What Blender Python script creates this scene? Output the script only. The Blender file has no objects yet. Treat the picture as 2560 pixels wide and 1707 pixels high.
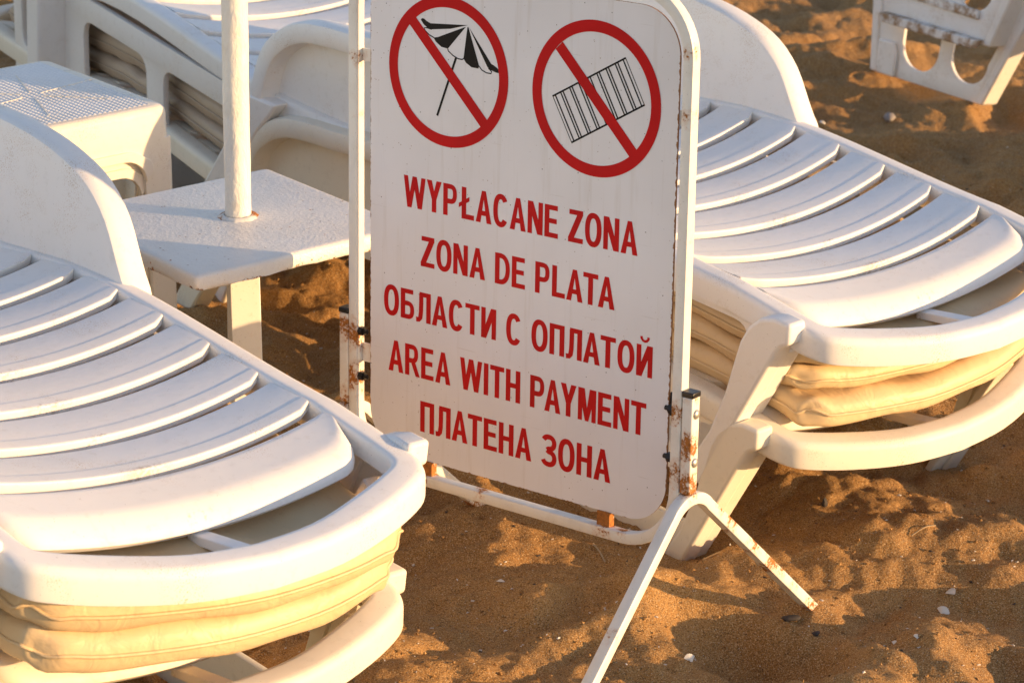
import bpy, bmesh, math, random
import numpy as np
from mathutils import Matrix, Vector

random.seed(7)
rng = np.random.default_rng(11)
scene = bpy.context.scene
COL = scene.collection
PI = math.pi

# ------------------------------------------------------------------ camera
cam_d = bpy.data.cameras.new('camera')
cam = bpy.data.objects.new('camera', cam_d)
COL.objects.link(cam)
cam.location = (0, 0, 2.16)
cam.rotation_euler = (PI / 2 - 0.352, 0, 0)
cam_d.sensor_width = 36.0
cam_d.lens = 7000.0 / 2560.0 * 36.0
cam_d.clip_start = 0.05
cam_d.clip_end = 2000
cam_d.dof.use_dof = True
cam_d.dof.focus_distance = 4.75
cam_d.dof.aperture_fstop = 10.0
scene.camera = cam

# ------------------------------------------------------------------ sky, sun, exposure
SUN_AZ = math.radians(105.6)      # clockwise from +Y
SUN_EL = math.radians(6.0)
world = bpy.data.worlds.new('World')
scene.world = world
world.use_nodes = True
wn = world.node_tree
bg = wn.nodes['Background']
sky = wn.nodes.new('ShaderNodeTexSky')
sky.sky_type = 'NISHITA'
sky.sun_disc = False
sky.sun_elevation = SUN_EL
sky.sun_rotation = SUN_AZ
sky.air_density = 1.0
sky.dust_density = 0.3
sky.ozone_density = 0.3
tint = wn.nodes.new('ShaderNodeMix')           # one even white-balance tint over the whole sky
tint.data_type = 'RGBA'; tint.blend_type = 'MULTIPLY'
tint.inputs[0].default_value = 1.0
tint.inputs[7].default_value = (0.94, 0.93, 1.16, 1)
wn.links.new(sky.outputs[0], tint.inputs[6])
wn.links.new(tint.outputs[2], bg.inputs[0])
bg.inputs[1].default_value = 0.15

sun_d = bpy.data.lights.new('sun', 'SUN')
sun_d.energy = 3.4
sun_d.angle = math.radians(0.5)
sun_d.color = (1.0, 0.63, 0.30)
sun = bpy.data.objects.new('sun', sun_d)
COL.objects.link(sun)
sdir = Vector((math.sin(SUN_AZ) * math.cos(SUN_EL), math.cos(SUN_AZ) * math.cos(SUN_EL), math.sin(SUN_EL)))
sun.rotation_euler = sdir.to_track_quat('Z', 'Y').to_euler()
sun.location = sdir * 30

scene.view_settings.view_transform = 'Standard'
scene.view_settings.look = 'None'
scene.view_settings.gamma = 1.0
scene.view_settings.use_curve_mapping = False
scene.view_settings.exposure = 1.16
scene.render.engine = 'CYCLES'
scene.cycles.max_bounces = 8
scene.cycles.diffuse_bounces = 5
scene.cycles.use_denoising = True

# ------------------------------------------------------------------ helpers
def link(o, parent=None):
    COL.objects.link(o)
    if parent is not None:
        o.parent = parent
    return o


def mesh_obj(name, verts, faces, mat, parent=None, smooth=True, angle=35):
    me = bpy.data.meshes.new(name)
    me.from_pydata([tuple(v) for v in verts], [], faces)
    bm = bmesh.new(); bm.from_mesh(me)
    bmesh.ops.recalc_face_normals(bm, faces=bm.faces[:])
    bm.to_mesh(me); bm.free()
    if smooth:
        me.shade_smooth()
        me.set_sharp_from_angle(angle=math.radians(angle))
    me.materials.append(mat)
    o = bpy.data.objects.new(name, me)
    return link(o, parent)


def bevel(o, w, seg=2, ang=30):
    m = o.modifiers.new('bevel', 'BEVEL')
    m.width = w; m.segments = seg; m.limit_method = 'ANGLE'; m.angle_limit = math.radians(ang)
    m.harden_normals = False
    return o


def bm_obj(name, bm, mat, parent=None, smooth=True, angle=35):
    me = bpy.data.meshes.new(name)
    bmesh.ops.recalc_face_normals(bm, faces=bm.faces[:])
    bm.to_mesh(me); bm.free()
    if smooth:
        me.shade_smooth()
        me.set_sharp_from_angle(angle=math.radians(angle))
    me.materials.append(mat)
    return link(bpy.data.objects.new(name, me), parent)


def empty(name, loc, rot=None, label=None, cat=None, group=None):
    o = bpy.data.objects.new(name, None)
    COL.objects.link(o)
    o.empty_display_size = 0.1
    if rot is not None:
        o.matrix_world = Matrix.Translation(loc) @ rot.to_4x4()
    else:
        o.location = loc
    tag(o, label, cat, group)
    return o


def tag(o, label=None, cat=None, group=None, kind=None):
    if label: o['label'] = label
    if cat: o['category'] = cat
    if group: o['group'] = group
    if kind: o['kind'] = kind
    return o


def rot(yaw, pitch=0.0, roll=0.0):
    return (Matrix.Rotation(yaw, 3, 'Z') @ Matrix.Rotation(pitch, 3, 'X') @ Matrix.Rotation(roll, 3, 'Y'))


def prism(name, poly, x0, x1, mat, parent, axis='x', bev=0.0, seg=2, smooth=True):
    """extrude a (possibly concave) polygon given in two coordinates along the third axis"""
    def P(a, b, c):
        return {'x': (c, a, b), 'y': (a, c, b), 'z': (a, b, c)}[axis]
    n = len(poly)
    v = [P(a, b, x0) for a, b in poly] + [P(a, b, x1) for a, b in poly]
    f = [list(range(n)), list(range(2 * n - 1, n - 1, -1))]
    f += [[i, (i + 1) % n, n + (i + 1) % n, n + i] for i in range(n)]
    o = mesh_obj(name, v, f, mat, parent, smooth=smooth)
    if bev:
        bevel(o, bev, seg)
    return o


def box(name, c, s, mat, parent, bev=0.0, R=None):
    hx, hy, hz = s[0] / 2, s[1] / 2, s[2] / 2
    v = []
    for dz in (-hz, hz):
        for dx, dy in ((-hx, -hy), (hx, -hy), (hx, hy), (-hx, hy)):
            p = Vector((dx, dy, dz))
            if R is not None: p = R @ p
            v.append(tuple(p + Vector(c)))
    f = [[3, 2, 1, 0], [4, 5, 6, 7], [0, 1, 5, 4], [1, 2, 6, 5], [2, 3, 7, 6], [3, 0, 4, 7]]
    o = mesh_obj(name, v, f, mat, parent)
    if bev: bevel(o, bev, 2)
    return o


def sweep(pts, prof, closed, frame_fn=None):
    """sweep a closed 2-d profile [(n, b)] along pts; frame_fn(i) -> (N, B)"""
    v, f = [], []
    m, k = len(pts), len(prof)
    for i, p in enumerate(pts):
        N, B = frame_fn(i)
        for a, b in prof:
            v.append(tuple(Vector(p) + N * a + B * b))
    rng_ = range(m) if closed else range(m - 1)
    for i in rng_:
        j = (i + 1) % m
        for q in range(k):
            r = (q + 1) % k
            f.append([i * k + q, i * k + r, j * k + r, j * k + q])
    if not closed:
        f.append([q for q in range(k)][::-1])
        f.append([(m - 1) * k + q for q in range(k)])
    return v, f


def tube_path(pts, prof, closed, Bdir):
    """planar path, B fixed, N = T x B"""
    P = [Vector(p) for p in pts]
    n = len(P)
    B = Vector(Bdir)
    fr = []
    for i in range(n):
        if closed:
            t0 = (P[i] - P[i - 1]).normalized(); t1 = (P[(i + 1) % n] - P[i]).normalized()
        else:
            t0 = (P[i] - P[max(i - 1, 0)]); t1 = (P[min(i + 1, n - 1)] - P[i])
            t0 = t0.normalized() if t0.length > 1e-9 else t1.normalized()
            t1 = t1.normalized() if t1.length > 1e-9 else t0
        T = (t0 + t1).normalized()
        N = T.cross(B).normalized()
        k = 1.0 / max(0.5, math.sqrt(max(1e-6, (1 + t0.dot(t1)) / 2)))
        fr.append((N * k, B))
    return sweep(pts, prof, closed, lambda i: fr[i])


def sqprof(w, d, r=0.003):
    h, g = w / 2, d / 2
    out = []
    for cx, cy, a0 in ((h - r, g - r, 0), (-h + r, g - r, 90), (-h + r, -g + r, 180), (h - r, -g + r, 270)):
        for a in (0, 45, 90):
            t = math.radians(a0 + a)
            out.append((cx + r * math.cos(t), cy + r * math.sin(t)))
    return out


def catmull(pts, per, closed=False):
    P = [np.array(p, float) for p in pts]
    n = len(P); out = []
    segs = n if closed else n - 1
    for i in range(segs):
        p1, p2 = P[i], P[(i + 1) % n]
        p0 = P[i - 1] if (closed or i > 0) else 2 * p1 - p2
        p3 = P[(i + 2) % n] if (closed or i + 2 < n) else 2 * p2 - p1
        for k in range(per):
            t = k / per
            out.append(0.5 * ((2 * p1) + (-p0 + p2) * t + (2 * p0 - 5 * p1 + 4 * p2 - p3) * t * t + (-p0 + 3 * p1 - 3 * p2 + p3) * t ** 3))
    if not closed: out.append(P[-1])
    return [tuple(p) for p in out]


# ------------------------------------------------------------------ materials
def new_mat(name):
    m = bpy.data.materials.new(name)
    m.use_nodes = True
    nt = m.node_tree
    return m, nt, nt.nodes['Principled BSDF']


class NT:
    """tiny node helper"""
    def __init__(s, nt): s.nt = nt
    def n(s, typ, **kw):
        x = s.nt.nodes.new(typ)
        for k, v in kw.items(): setattr(x, k, v)
        return x
    def l(s, a, b): s.nt.links.new(a, b)
    def coord(s, which='Object'):
        return s.n('ShaderNodeTexCoord').outputs[which]
    def noise(s, vec, scale, detail=3, rough=0.55, dist=0.0):
        x = s.n('ShaderNodeTexNoise')
        x.inputs['Scale'].default_value = scale; x.inputs['Detail'].default_value = detail
        x.inputs['Roughness'].default_value = rough; x.inputs['Distortion'].default_value = dist
        s.l(vec, x.inputs['Vector']); return x.outputs['Fac']
    def voro(s, vec, scale, feature='F1'):
        x = s.n('ShaderNodeTexVoronoi'); x.feature = feature
        x.inputs['Scale'].default_value = scale
        s.l(vec, x.inputs['Vector']); return x.outputs['Distance']
    def ramp(s, fac, a, b, lo=0.0, hi=1.0):
        x = s.n('ShaderNodeMapRange'); x.inputs['From Min'].default_value = a; x.inputs['From Max'].default_value = b
        x.inputs['To Min'].default_value = lo; x.inputs['To Max'].default_value = hi
        s.l(fac, x.inputs['Value']); return x.outputs['Result']
    def math(s, op, a, b=None):
        x = s.n('ShaderNodeMath'); x.operation = op
        for i, q in enumerate((a, b)):
            if q is None: continue
            if isinstance(q, (int, float)): x.inputs[i].default_value = q
            else: s.l(q, x.inputs[i])
        return x.outputs[0]
    def mix(s, fac, c0, c1):
        x = s.n('ShaderNodeMix'); x.data_type = 'RGBA'
        for q, nm in ((fac, 0), (c0, 6), (c1, 7)):
            if isinstance(q, (int, float)): x.inputs[nm].default_value = q
            elif isinstance(q, tuple): x.inputs[nm].default_value = (*q, 1)
            else: s.l(q, x.inputs[nm])
        return x.outputs[2]
    def bump(s, h, strength, dist, normal=None):
        x = s.n('ShaderNodeBump'); x.inputs['Strength'].default_value = strength; x.inputs['Distance'].default_value = dist
        s.l(h, x.inputs['Height'])
        if normal is not None: s.l(normal, x.inputs['Normal'])
        return x.outputs['Normal']


def plastic(name, base, yellow, rough=0.38, sandy=1.0):
    m, nt, b = new_mat(name)
    h = NT(nt); co = h.coord()
    big = h.noise(co, 3.0, 2)
    c = h.mix(h.ramp(big, 0.35, 0.7), base, yellow)
    # faint grime and scuffs
    scuff = h.noise(co, 55, 4, 0.65)
    c = h.mix(h.math('MULTIPLY', h.ramp(scuff, 0.56, 0.8), 0.22), c, (0.42, 0.37, 0.29))
    # wind-blown sand grains sitting in patches
    patch = h.ramp(h.noise(co, 7.0, 3, 0.6), 0.54, 0.68)
    grains = h.ramp(h.noise(co, 420, 2, 0.6), 0.56, 0.66)
    c = h.mix(h.math('MULTIPLY', h.math('MULTIPLY', patch, grains), 0.75 * sandy), c, (0.42, 0.26, 0.11))
    sepx = h.n('ShaderNodeSeparateXYZ'); h.l(co, sepx.inputs[0])
    mid = h.ramp(h.math('ABSOLUTE', h.math('ADD', sepx.outputs['X'], 0.004)), 0.012, 0.05, 1.0, 0.0)
    lipn = h.math('PINGPONG', h.math('ADD', sepx.outputs['Y'], 0.024), 0.064)
    lip = h.ramp(lipn, 0.002, 0.012, 1.0, 0.0)
    sm = h.math('MULTIPLY', h.math('MULTIPLY', mid, lip), h.ramp(h.math('ADD', h.math('MULTIPLY', h.noise(co, 120, 4, 0.7), 0.6), h.math('MULTIPLY', h.noise(co, 9, 2), 0.4)), 0.49, 0.58))
    c = h.mix(h.math('MULTIPLY', sm, 0.55 * sandy), c, (0.34, 0.25, 0.16))
    stain = h.ramp(h.noise(co, 14, 5, 0.7, 1.2), 0.60, 0.78, 0, 0.30)
    c = h.mix(stain, c, (0.52, 0.44, 0.33))
    # tiny dark specks
    sp = h.math('LESS_THAN', h.voro(co, 75), 0.055)
    c = h.mix(h.math('MULTIPLY', sp, 0.55), c, (0.16, 0.11, 0.07))
    h.l(c, b.inputs['Base Color'])
    b.inputs['Roughness'].default_value = rough
    h.l(h.ramp(scuff, 0.3, 0.8, rough - 0.06, rough + 0.2), b.inputs['Roughness'])
    b.inputs['Specular IOR Level'].default_value = 0.4
    b.inputs['Subsurface Weight'].default_value = 0.06
    b.inputs['Subsurface Radius'].default_value = (0.012, 0.008, 0.005)
    b.inputs['Subsurface Scale'].default_value = 0.4
    n1 = h.bump(h.noise(co, 26, 2), 0.10, 0.006)
    n2 = h.bump(h.noise(co, 520, 2), 0.06, 0.001, n1)
    h.l(n2, b.inputs['Normal'])
    return m


M = {}
M['plastic'] = plastic('white_plastic', (0.80, 0.785, 0.765), (0.80, 0.77, 0.725), 0.48)
M['plastic_old'] = plastic('aged_white_plastic', (0.785, 0.735, 0.635), (0.775, 0.70, 0.56), 0.48, 0.8)


def vinyl(name='beige_vinyl', c0=(0.64, 0.475, 0.27), c1=(0.70, 0.53, 0.31)):
    m, nt, b = new_mat(name)
    h = NT(nt); co = h.coord()
    c = h.mix(h.ramp(h.noise(co, 5, 3), 0.3, 0.7), c0, c1)
    c = h.mix(h.math('MULTIPLY', h.ramp(h.noise(co, 40, 4, 0.7), 0.58, 0.8), 0.35), c, (0.36, 0.26, 0.16))
    h.l(c, b.inputs['Base Color'])
    b.inputs['Roughness'].default_value = 0.5
    mp = h.n('ShaderNodeMapping'); mp.inputs['Scale'].default_value = (1.0, 0.35, 1.0)
    h.l(co, mp.inputs['Vector'])
    n0 = h.bump(h.noise(mp.outputs[0], 22, 3, 0.55, 0.8), 0.35, 0.012)
    n1 = h.bump(h.noise(co, 900, 2), 0.15, 0.0008, n0)
    h.l(n1, b.inputs['Normal'])
    return m


M['vinyl'] = vinyl()
M['vinyl_shaded'] = vinyl('shaded_beige_vinyl', (0.42, 0.325, 0.235), (0.48, 0.375, 0.275))  # beige vinyl with the shade inside the rear stack painted into its colour


def rusty_paint(name, hot, reach=0.045, base=(0.78, 0.755, 0.69), specks=0.5, gen=0.75):
    """white paint with rust round the given points (object space) and a few stray rust freckles"""
    m, nt, b = new_mat(name)
    h = NT(nt); co = h.coord()
    prox = None
    for p in hot:
        d = h.n('ShaderNodeVectorMath'); d.operation = 'DISTANCE'
        h.l(co, d.inputs[0]); d.inputs[1].default_value = p[:3]
        r = p[3] if len(p) > 3 else reach
        q = h.ramp(d.outputs['Value'], 0.0, r, 1.0, 0.0)
        prox = q if prox is None else h.math('MAXIMUM', prox, q)
    if prox is None:
        v = h.n('ShaderNodeValue'); v.outputs[0].default_value = 0.0; prox = v.outputs[0]
    n1 = h.noise(co, 170, 5, 0.7)
    n2 = h.noise(co, 60, 4, 0.65)
    mask = h.ramp(h.math('ADD', h.math('MULTIPLY', prox, 0.42), h.math('ADD', h.math('MULTIPLY', n1, 0.5), h.math('MULTIPLY', n2, 0.5))), gen, gen + 0.07)
    fine = h.ramp(h.noise(co, 160, 3), 0.4, 0.7)
    rust = h.mix(fine, (0.36, 0.12, 0.022), (0.11, 0.038, 0.014))
    dirt = h.ramp(h.noise(co, 18, 4, 0.6), 0.5, 0.8)
    paint = h.mix(h.math('MULTIPLY', dirt, 0.35), base, (0.50, 0.44, 0.34))
    sp = h.math('LESS_THAN', h.voro(co, 130), 0.10)
    paint = h.mix(h.math('MULTIPLY', sp, specks * 0.7), paint, (0.22, 0.15, 0.10))
    c = h.mix(mask, paint, rust)
    halo = h.ramp(h.math('ADD', h.math('MULTIPLY', prox, 0.42), h.math('ADD', h.math('MULTIPLY', n1, 0.3), h.math('MULTIPLY', n2, 0.7))), gen - 0.13, gen, 0.0, 0.55)
    c = h.mix(halo, c, h.mix(0.5, c, (0.55, 0.22, 0.03)))
    h.l(c, b.inputs['Base Color'])
    h.l(h.ramp(mask, 0, 1, 0.38, 0.85), b.inputs['Roughness'])
    hh = h.math('ADD', h.math('MULTIPLY', h.noise(co, 60, 3), 0.6), h.math('MULTIPLY', mask, h.noise(co, 300, 2)))
    h.l(h.bump(hh, 0.3, 0.0025), b.inputs['Normal'])
    return m


def table_paint():
    m, nt, b = new_mat('thick_chipped_white_paint')
    h = NT(nt); co = h.coord()
    sep = h.n('ShaderNodeSeparateXYZ'); h.l(co, sep.inputs[0])
    low = h.ramp(sep.outputs['Z'], -0.034, -0.018, 1.0, 0.0)
    n1 = h.noise(co, 60, 4, 0.65)
    mask = h.ramp(h.math('ADD', h.math('MULTIPLY', low, 0.16), n1), 0.665, 0.70)
    spot = h.math('MULTIPLY', h.math('LESS_THAN', h.voro(co, 40), 0.085), h.ramp(h.noise(co, 9, 2), 0.48, 0.55))
    rust = h.mix(h.ramp(h.noise(co, 180, 3), 0.4, 0.65), (0.40, 0.14, 0.025), (0.10, 0.045, 0.02))
    paint = h.mix(h.ramp(h.noise(co, 6, 4, 0.6), 0.45, 0.8, 0, 0.4), (0.77, 0.74, 0.69), (0.60, 0.55, 0.47))
    gr = h.math('LESS_THAN', h.voro(co, 210), 0.13)
    paint = h.mix(h.math('MULTIPLY', gr, h.ramp(h.noise(co, 11, 3), 0.45, 0.6, 0, 0.6)), paint, (0.45, 0.33, 0.2))
    c = h.mix(h.math('MAXIMUM', mask, h.math('MULTIPLY', spot, 0.8)), paint, rust)
    h.l(c, b.inputs['Base Color'])
    b.inputs['Roughness'].default_value = 0.42
    hh = h.math('ADD', h.math('MULTIPLY', h.noise(co, 130, 4, 0.6), 0.7), h.math('MULTIPLY', h.noise(co, 35, 2), 0.6))
    hh = h.math('SUBTRACT', hh, h.math('MULTIPLY', mask, 0.5))
    h.l(h.bump(hh, 0.55, 0.004), b.inputs['Normal'])
    return m


def sign_sheet():
    m, nt, b = new_mat('white_sign_sheet')
    h = NT(nt); co = h.coord()
    c = h.mix(h.ramp(h.noise(co, 5, 3, 0.5), 0.35, 0.75), (0.81, 0.79, 0.80), (0.74, 0.715, 0.715))
    dens = h.ramp(h.noise(co, 9, 3, 0.6), 0.45, 0.62)
    v1 = h.voro(co, 95)
    sp = h.math('LESS_THAN', v1, 0.09)
    c = h.mix(h.math('MULTIPLY', h.math('MULTIPLY', sp, dens), 0.85), c, (0.30, 0.20, 0.13))
    sp2 = h.math('LESS_THAN', h.voro(co, 42), 0.045)
    c = h.mix(h.math('MULTIPLY', sp2, 0.85), c, (0.10, 0.075, 0.06))
    mp = h.n('ShaderNodeMapping'); mp.inputs['Scale'].default_value = (60, 60, 4.0); h.l(co, mp.inputs['Vector'])
    run = h.ramp(h.noise(mp.outputs[0], 1.0, 3, 0.6), 0.56, 0.80, 0, 0.30)
    c = h.mix(run, c, (0.50, 0.42, 0.33))
    mp2 = h.n('ShaderNodeMapping'); mp2.inputs['Scale'].default_value = (9, 9, 220.0); mp2.inputs['Rotation'].default_value = (0, 0.5, 0); h.l(co, mp2.inputs['Vector'])
    scr = h.ramp(h.noise(mp2.outputs[0], 1.0, 2, 0.5), 0.70, 0.74, 0, 0.35)
    c = h.mix(scr, c, (0.55, 0.50, 0.46))
    # rust creeping in from the sheet's edge
    sep = h.n('ShaderNodeSeparateXYZ'); h.l(co, sep.inputs[0])
    ex = h.math('SUBTRACT', 0.3225, h.math('ABSOLUTE', h.math('SUBTRACT', sep.outputs['X'], 0.0335)))
    ez = h.math('SUBTRACT', 0.437, h.math('ABSOLUTE', h.math('ADD', sep.outputs['Z'], 0.27)))
    e = h.math('MINIMUM', ex, ez)
    em = h.math('ADD', h.ramp(e, 0.0, 0.0032, 0.30, 0.0), h.noise(co, 70, 3, 0.6))
    c = h.mix(h.ramp(em, 0.72, 0.80), c, (0.30, 0.13, 0.045))
    h.l(c, b.inputs['Base Color'])
    b.inputs['Roughness'].default_value = 0.5
    b.inputs['Specular IOR Level'].default_value = 0.3
    h.l(h.bump(h.noise(co, 14, 2), 0.06, 0.01), b.inputs['Normal'])
    return m


def flat_ink(name, col, alt, rough=0.45):
    m, nt, b = new_mat(name)
    h = NT(nt); co = h.coord()
    c = h.mix(h.ramp(h.noise(co, 9, 3), 0.35, 0.7), col, alt)
    sp = h.math('LESS_THAN', h.voro(co, 95), 0.07)
    c = h.mix(h.math('MULTIPLY', sp, 0.5), c, (0.16, 0.05, 0.04))
    h.l(c, b.inputs['Base Color'])
    b.inputs['Roughness'].default_value = rough
    b.inputs['Specular IOR Level'].default_value = 0.12
    return m


def simple(name, col, rough=0.5, metal=0.0, bumpscale=None):
    m, nt, b = new_mat(name)
    h = NT(nt); co = h.coord()
    d = tuple(x * 0.75 for x in col)
    h.l(h.mix(h.noise(co, 40, 3), col, d), b.inputs['Base Color'])
    b.inputs['Roughness'].default_value = rough; b.inputs['Metallic'].default_value = metal
    if bumpscale:
        h.l(h.bump(h.noise(co, bumpscale, 3), 0.4, 0.002), b.inputs['Normal'])
    return m


def sand_mat():
    m, nt, b = new_mat('damp_golden_sand')
    h = NT(nt); co = h.coord()
    big = h.noise(co, 1.7, 4, 0.6)
    c = h.mix(h.ramp(big, 0.35, 0.68), (0.255, 0.122, 0.033), (0.40, 0.212, 0.064))
    mid = h.noise(co, 24, 4, 0.65)
    c = h.mix(h.ramp(mid, 0.42, 0.75, 0, 0.5), c, (0.42, 0.225, 0.078))
    g = h.noise(co, 430, 2, 0.7)
    c = h.mix(h.ramp(g, 0.50, 0.66, 0, 0.9), c, (0.62, 0.42, 0.21))
    g2 = h.noise(co, 330, 2, 0.7)
    c = h.mix(h.ramp(g2, 0.52, 0.66, 0, 0.85), c, (0.085, 0.045, 0.02))
    fl = h.math('LESS_THAN', h.voro(co, 120), 0.10)
    c = h.mix(h.math('MULTIPLY', fl, 0.7), c, (0.66, 0.58, 0.46))
    h.l(c, b.inputs['Base Color'])
    b.inputs['Roughness'].default_value = 0.9
    b.inputs['Specular IOR Level'].default_value = 0.25
    n1 = h.bump(h.noise(co, 55, 4, 0.7), 0.55, 0.012)
    n2 = h.bump(h.noise(co, 380, 3, 0.7), 0.55, 0.0035, n1)
    h.l(n2, b.inputs['Normal'])
    return m


def stool_top():
    """white plastic with the moulded non-slip grid"""
    m, nt, b = new_mat('textured_white_plastic')
    h = NT(nt); co = h.coord()
    h.l(h.mix(h.ramp(h.noise(co, 6, 3), 0.4, 0.7), (0.79, 0.77, 0.73), (0.74, 0.70, 0.63)), b.inputs['Base Color'])
    b.inputs['Roughness'].default_value = 0.4
    sep = h.n('ShaderNodeSeparateXYZ'); h.l(co, sep.inputs[0])
    k = 2 * PI / 0.0125
    sx = h.math('SINE', h.math('MULTIPLY', h.math('ADD', sep.outputs['X'], sep.outputs['Y']), k * 0.75))
    sy = h.math('SINE', h.math('MULTIPLY', h.math('SUBTRACT', sep.outputs['X'], sep.outputs['Y']), k * 0.75))
    h.l(h.bump(h.math('MULTIPLY', sx, sy), 0.1, 0.0005), b.inputs['Normal'])
    return m


M['table'] = table_paint()
M['sheet'] = sign_sheet()
M['red'] = flat_ink('red_print', (0.56, 0.008, 0.010), (0.47, 0.007, 0.009))
M['black'] = flat_ink('black_print', (0.012, 0.011, 0.011), (0.02, 0.018, 0.018))
M['black_plastic'] = simple('black_plastic', (0.015, 0.014, 0.014), 0.35)
M['steel'] = simple('grey_steel', (0.55, 0.53, 0.48), 0.35, 0.6)
M['bolt'] = simple('dark_bolt', (0.03, 0.026, 0.022), 0.4, 0.5)
M['rust'] = simple('bare_rust', (0.33, 0.10, 0.02), 0.9, 0, 250)
M['edge'] = simple('rusty_sheet_edge', (0.26, 0.12, 0.05), 0.85, 0, 200)
M['sand'] = sand_mat()
M['shell'] = simple('bleached_shell', (0.72, 0.66, 0.57), 0.5, 0, 120)
M['pebble'] = simple('grey_pebble', (0.30, 0.27, 0.25), 0.7, 0, 120)
M['debris'] = simple('dark_debris', (0.045, 0.035, 0.03), 0.8, 0, 120)
M['straw'] = simple('dry_straw', (0.42, 0.30, 0.17), 0.8, 0, 120)
M['stool_top'] = stool_top()

# ------------------------------------------------------------------ sand
def smooth_noise(X, Y, s, seed):
    """value-gradient noise on arrays"""
    r = np.random.default_rng(seed)
    G = r.uniform(0, 2 * PI, (256, 256))
    x = X / s + 500.3; y = Y / s + 500.7
    xi = np.floor(x).astype(int); yi = np.floor(y).astype(int)
    fx, fy = x - xi, y - yi
    def g(ix, iy, dx, dy):
        a = G[ix % 256, iy % 256]
        return np.cos(a) * dx + np.sin(a) * dy
    u = fx ** 3 * (fx * (fx * 6 - 15) + 10); v = fy ** 3 * (fy * (fy * 6 - 15) + 10)
    n00, n10 = g(xi, yi, fx, fy), g(xi + 1, yi, fx - 1, fy)
    n01, n11 = g(xi, yi + 1, fx, fy - 1), g(xi + 1, yi + 1, fx - 1, fy - 1)
    return (n00 * (1 - u) + n10 * u) * (1 - v) + (n01 * (1 - u) + n11 * u) * v


FOOT = []
_fr = np.random.default_rng(5)
for _ in range(170):
    FOOT.append((_fr.uniform(-2.4, 3.2), _fr.uniform(3.7, 10.5), _fr.uniform(0, PI), _fr.uniform(0.8, 1.25), _fr.uniform(0.035, 0.075)))


def sand_h(X, Y):
    X = np.asarray(X, float); Y = np.asarray(Y, float)
    wx = X + 0.06 * smooth_noise(X, Y, 0.3, 21); wy = Y + 0.06 * smooth_noise(X, Y, 0.3, 22)
    h = -0.045 + 0.060 * smooth_noise(wx, wy, 0.75, 1)
    h = h + 0.092 * smooth_noise(wx, wy, 0.33, 2) + 0.050 * np.abs(smooth_noise(wx, wy, 0.19, 3))
    for (a, b, th, s, d) in FOOT:
        dx, dy = X - a, Y - b
        near = (dx * dx + dy * dy) < 0.16
        if not near.any(): continue
        dx, dy = dx[near] if X.ndim else dx, dy[near] if X.ndim else dy
        c, q = math.cos(th), math.sin(th)
        p = (dx * c + dy * q) / (0.145 * s); r = (-dx * q + dy * c) / (0.062 * s)
        e = p * p + r * r
        dd = -d * np.exp(-e * 1.1) + 0.45 * d * np.exp(-((np.sqrt(e) - 1.5) ** 2) * 3.0)
        if X.ndim: h[near] += dd
        else: h = h + dd
    fine = 0.012 * smooth_noise(X, Y, 0.075, 4) + 0.0095 * smooth_noise(X, Y, 0.034, 5) + 0.0042 * smooth_noise(X, Y, 0.017, 6)
    h = h + fine
    # lounger legs and posts stand in a little scoop with a mound round it
    for (a, b, r, z) in ((0.33, 4.88, 0.13, -0.085), (0.14, 5.12, 0.18, -0.075), (0.53, 4.56, 0.10, -0.034), (-0.10, 4.97, 0.12, -0.01), (0.93, 5.36, 0.13, -0.10)):
        w = np.exp(-((X - a) ** 2 + (Y - b) ** 2) / (r * r))
        h = h * (1 - w) + (z + fine) * w
    for (a, b, r, z) in ((0.40, 4.80, 0.06, 0.035), (0.27, 4.86, 0.05, 0.02), (0.56, 4.60, 0.045, 0.018), (0.50, 4.60, 0.04, 0.014), (0.96, 5.28, 0.06, 0.03), (-0.50, 4.90, 0.08, 0.03)):
        h = h + z * np.exp(-((X - a) ** 2 + (Y - b) ** 2) / (r * r))
    return h


def graded(a, b, n, ratio, far, nfar):
    core = a + (b - a) * ((np.power(ratio, np.linspace(0, 1, n)) - 1) / (ratio - 1) if ratio != 1 else np.linspace(0, 1, n))
    s0 = core[1] - core[0]; s1 = core[-1] - core[-2]
    def tail(s, reach):
        q = np.linspace(0, 1, nfar + 1)[1:]
        k = 9.0
        t = (np.exp(k * q) - 1) / (math.exp(k) - 1) * reach
        return np.maximum.accumulate(t + s * np.arange(1, nfar + 1))
    return np.concatenate([(a - tail(s0, far))[::-1], core, b + tail(s1, far)])


def build_sand():
    gx = graded(-1.75, 2.7, 540, 1, 500, 34)
    gy = graded(3.8, 10.2, 560, 2.6, 500, 34)
    X, Y = np.meshgrid(gx, gy)
    H = sand_h(X.ravel(), Y.ravel()).reshape(X.shape)
    fade = np.clip(1 - (np.hypot(X - 0.4, Y - 6.5) - 8) / 12, 0, 1)
    H = -0.045 + (H + 0.045) * fade
    nx, ny = len(gx), len(gy)
    co = np.stack([X.ravel(), Y.ravel(), H.ravel()], 1)
    idx = np.arange(nx * ny).reshape(ny, nx)
    f = np.stack([idx[:-1, :-1], idx[:-1, 1:], idx[1:, 1:], idx[1:, :-1]], -1).reshape(-1, 4)
    me = bpy.data.meshes.new('sand')
    me.vertices.add(len(co)); me.vertices.foreach_set('co', co.ravel())
    me.loops.add(f.size); me.loops.foreach_set('vertex_index', f.ravel().astype(np.int32))
    me.polygons.add(len(f))
    me.polygons.foreach_set('loop_start', np.arange(0, f.size, 4, dtype=np.int32))
    me.polygons.foreach_set('loop_total', np.full(len(f), 4, np.int32))
    me.update(calc_edges=True)
    me.shade_smooth()
    me.materials.append(M['sand'])
    o = link(bpy.data.objects.new('sand', me))
    tag(o, kind='structure')
    return o


build_sand()
def ground(x, y):
    return float(sand_h(np.array([x]), np.array([y]))[0])

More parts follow.
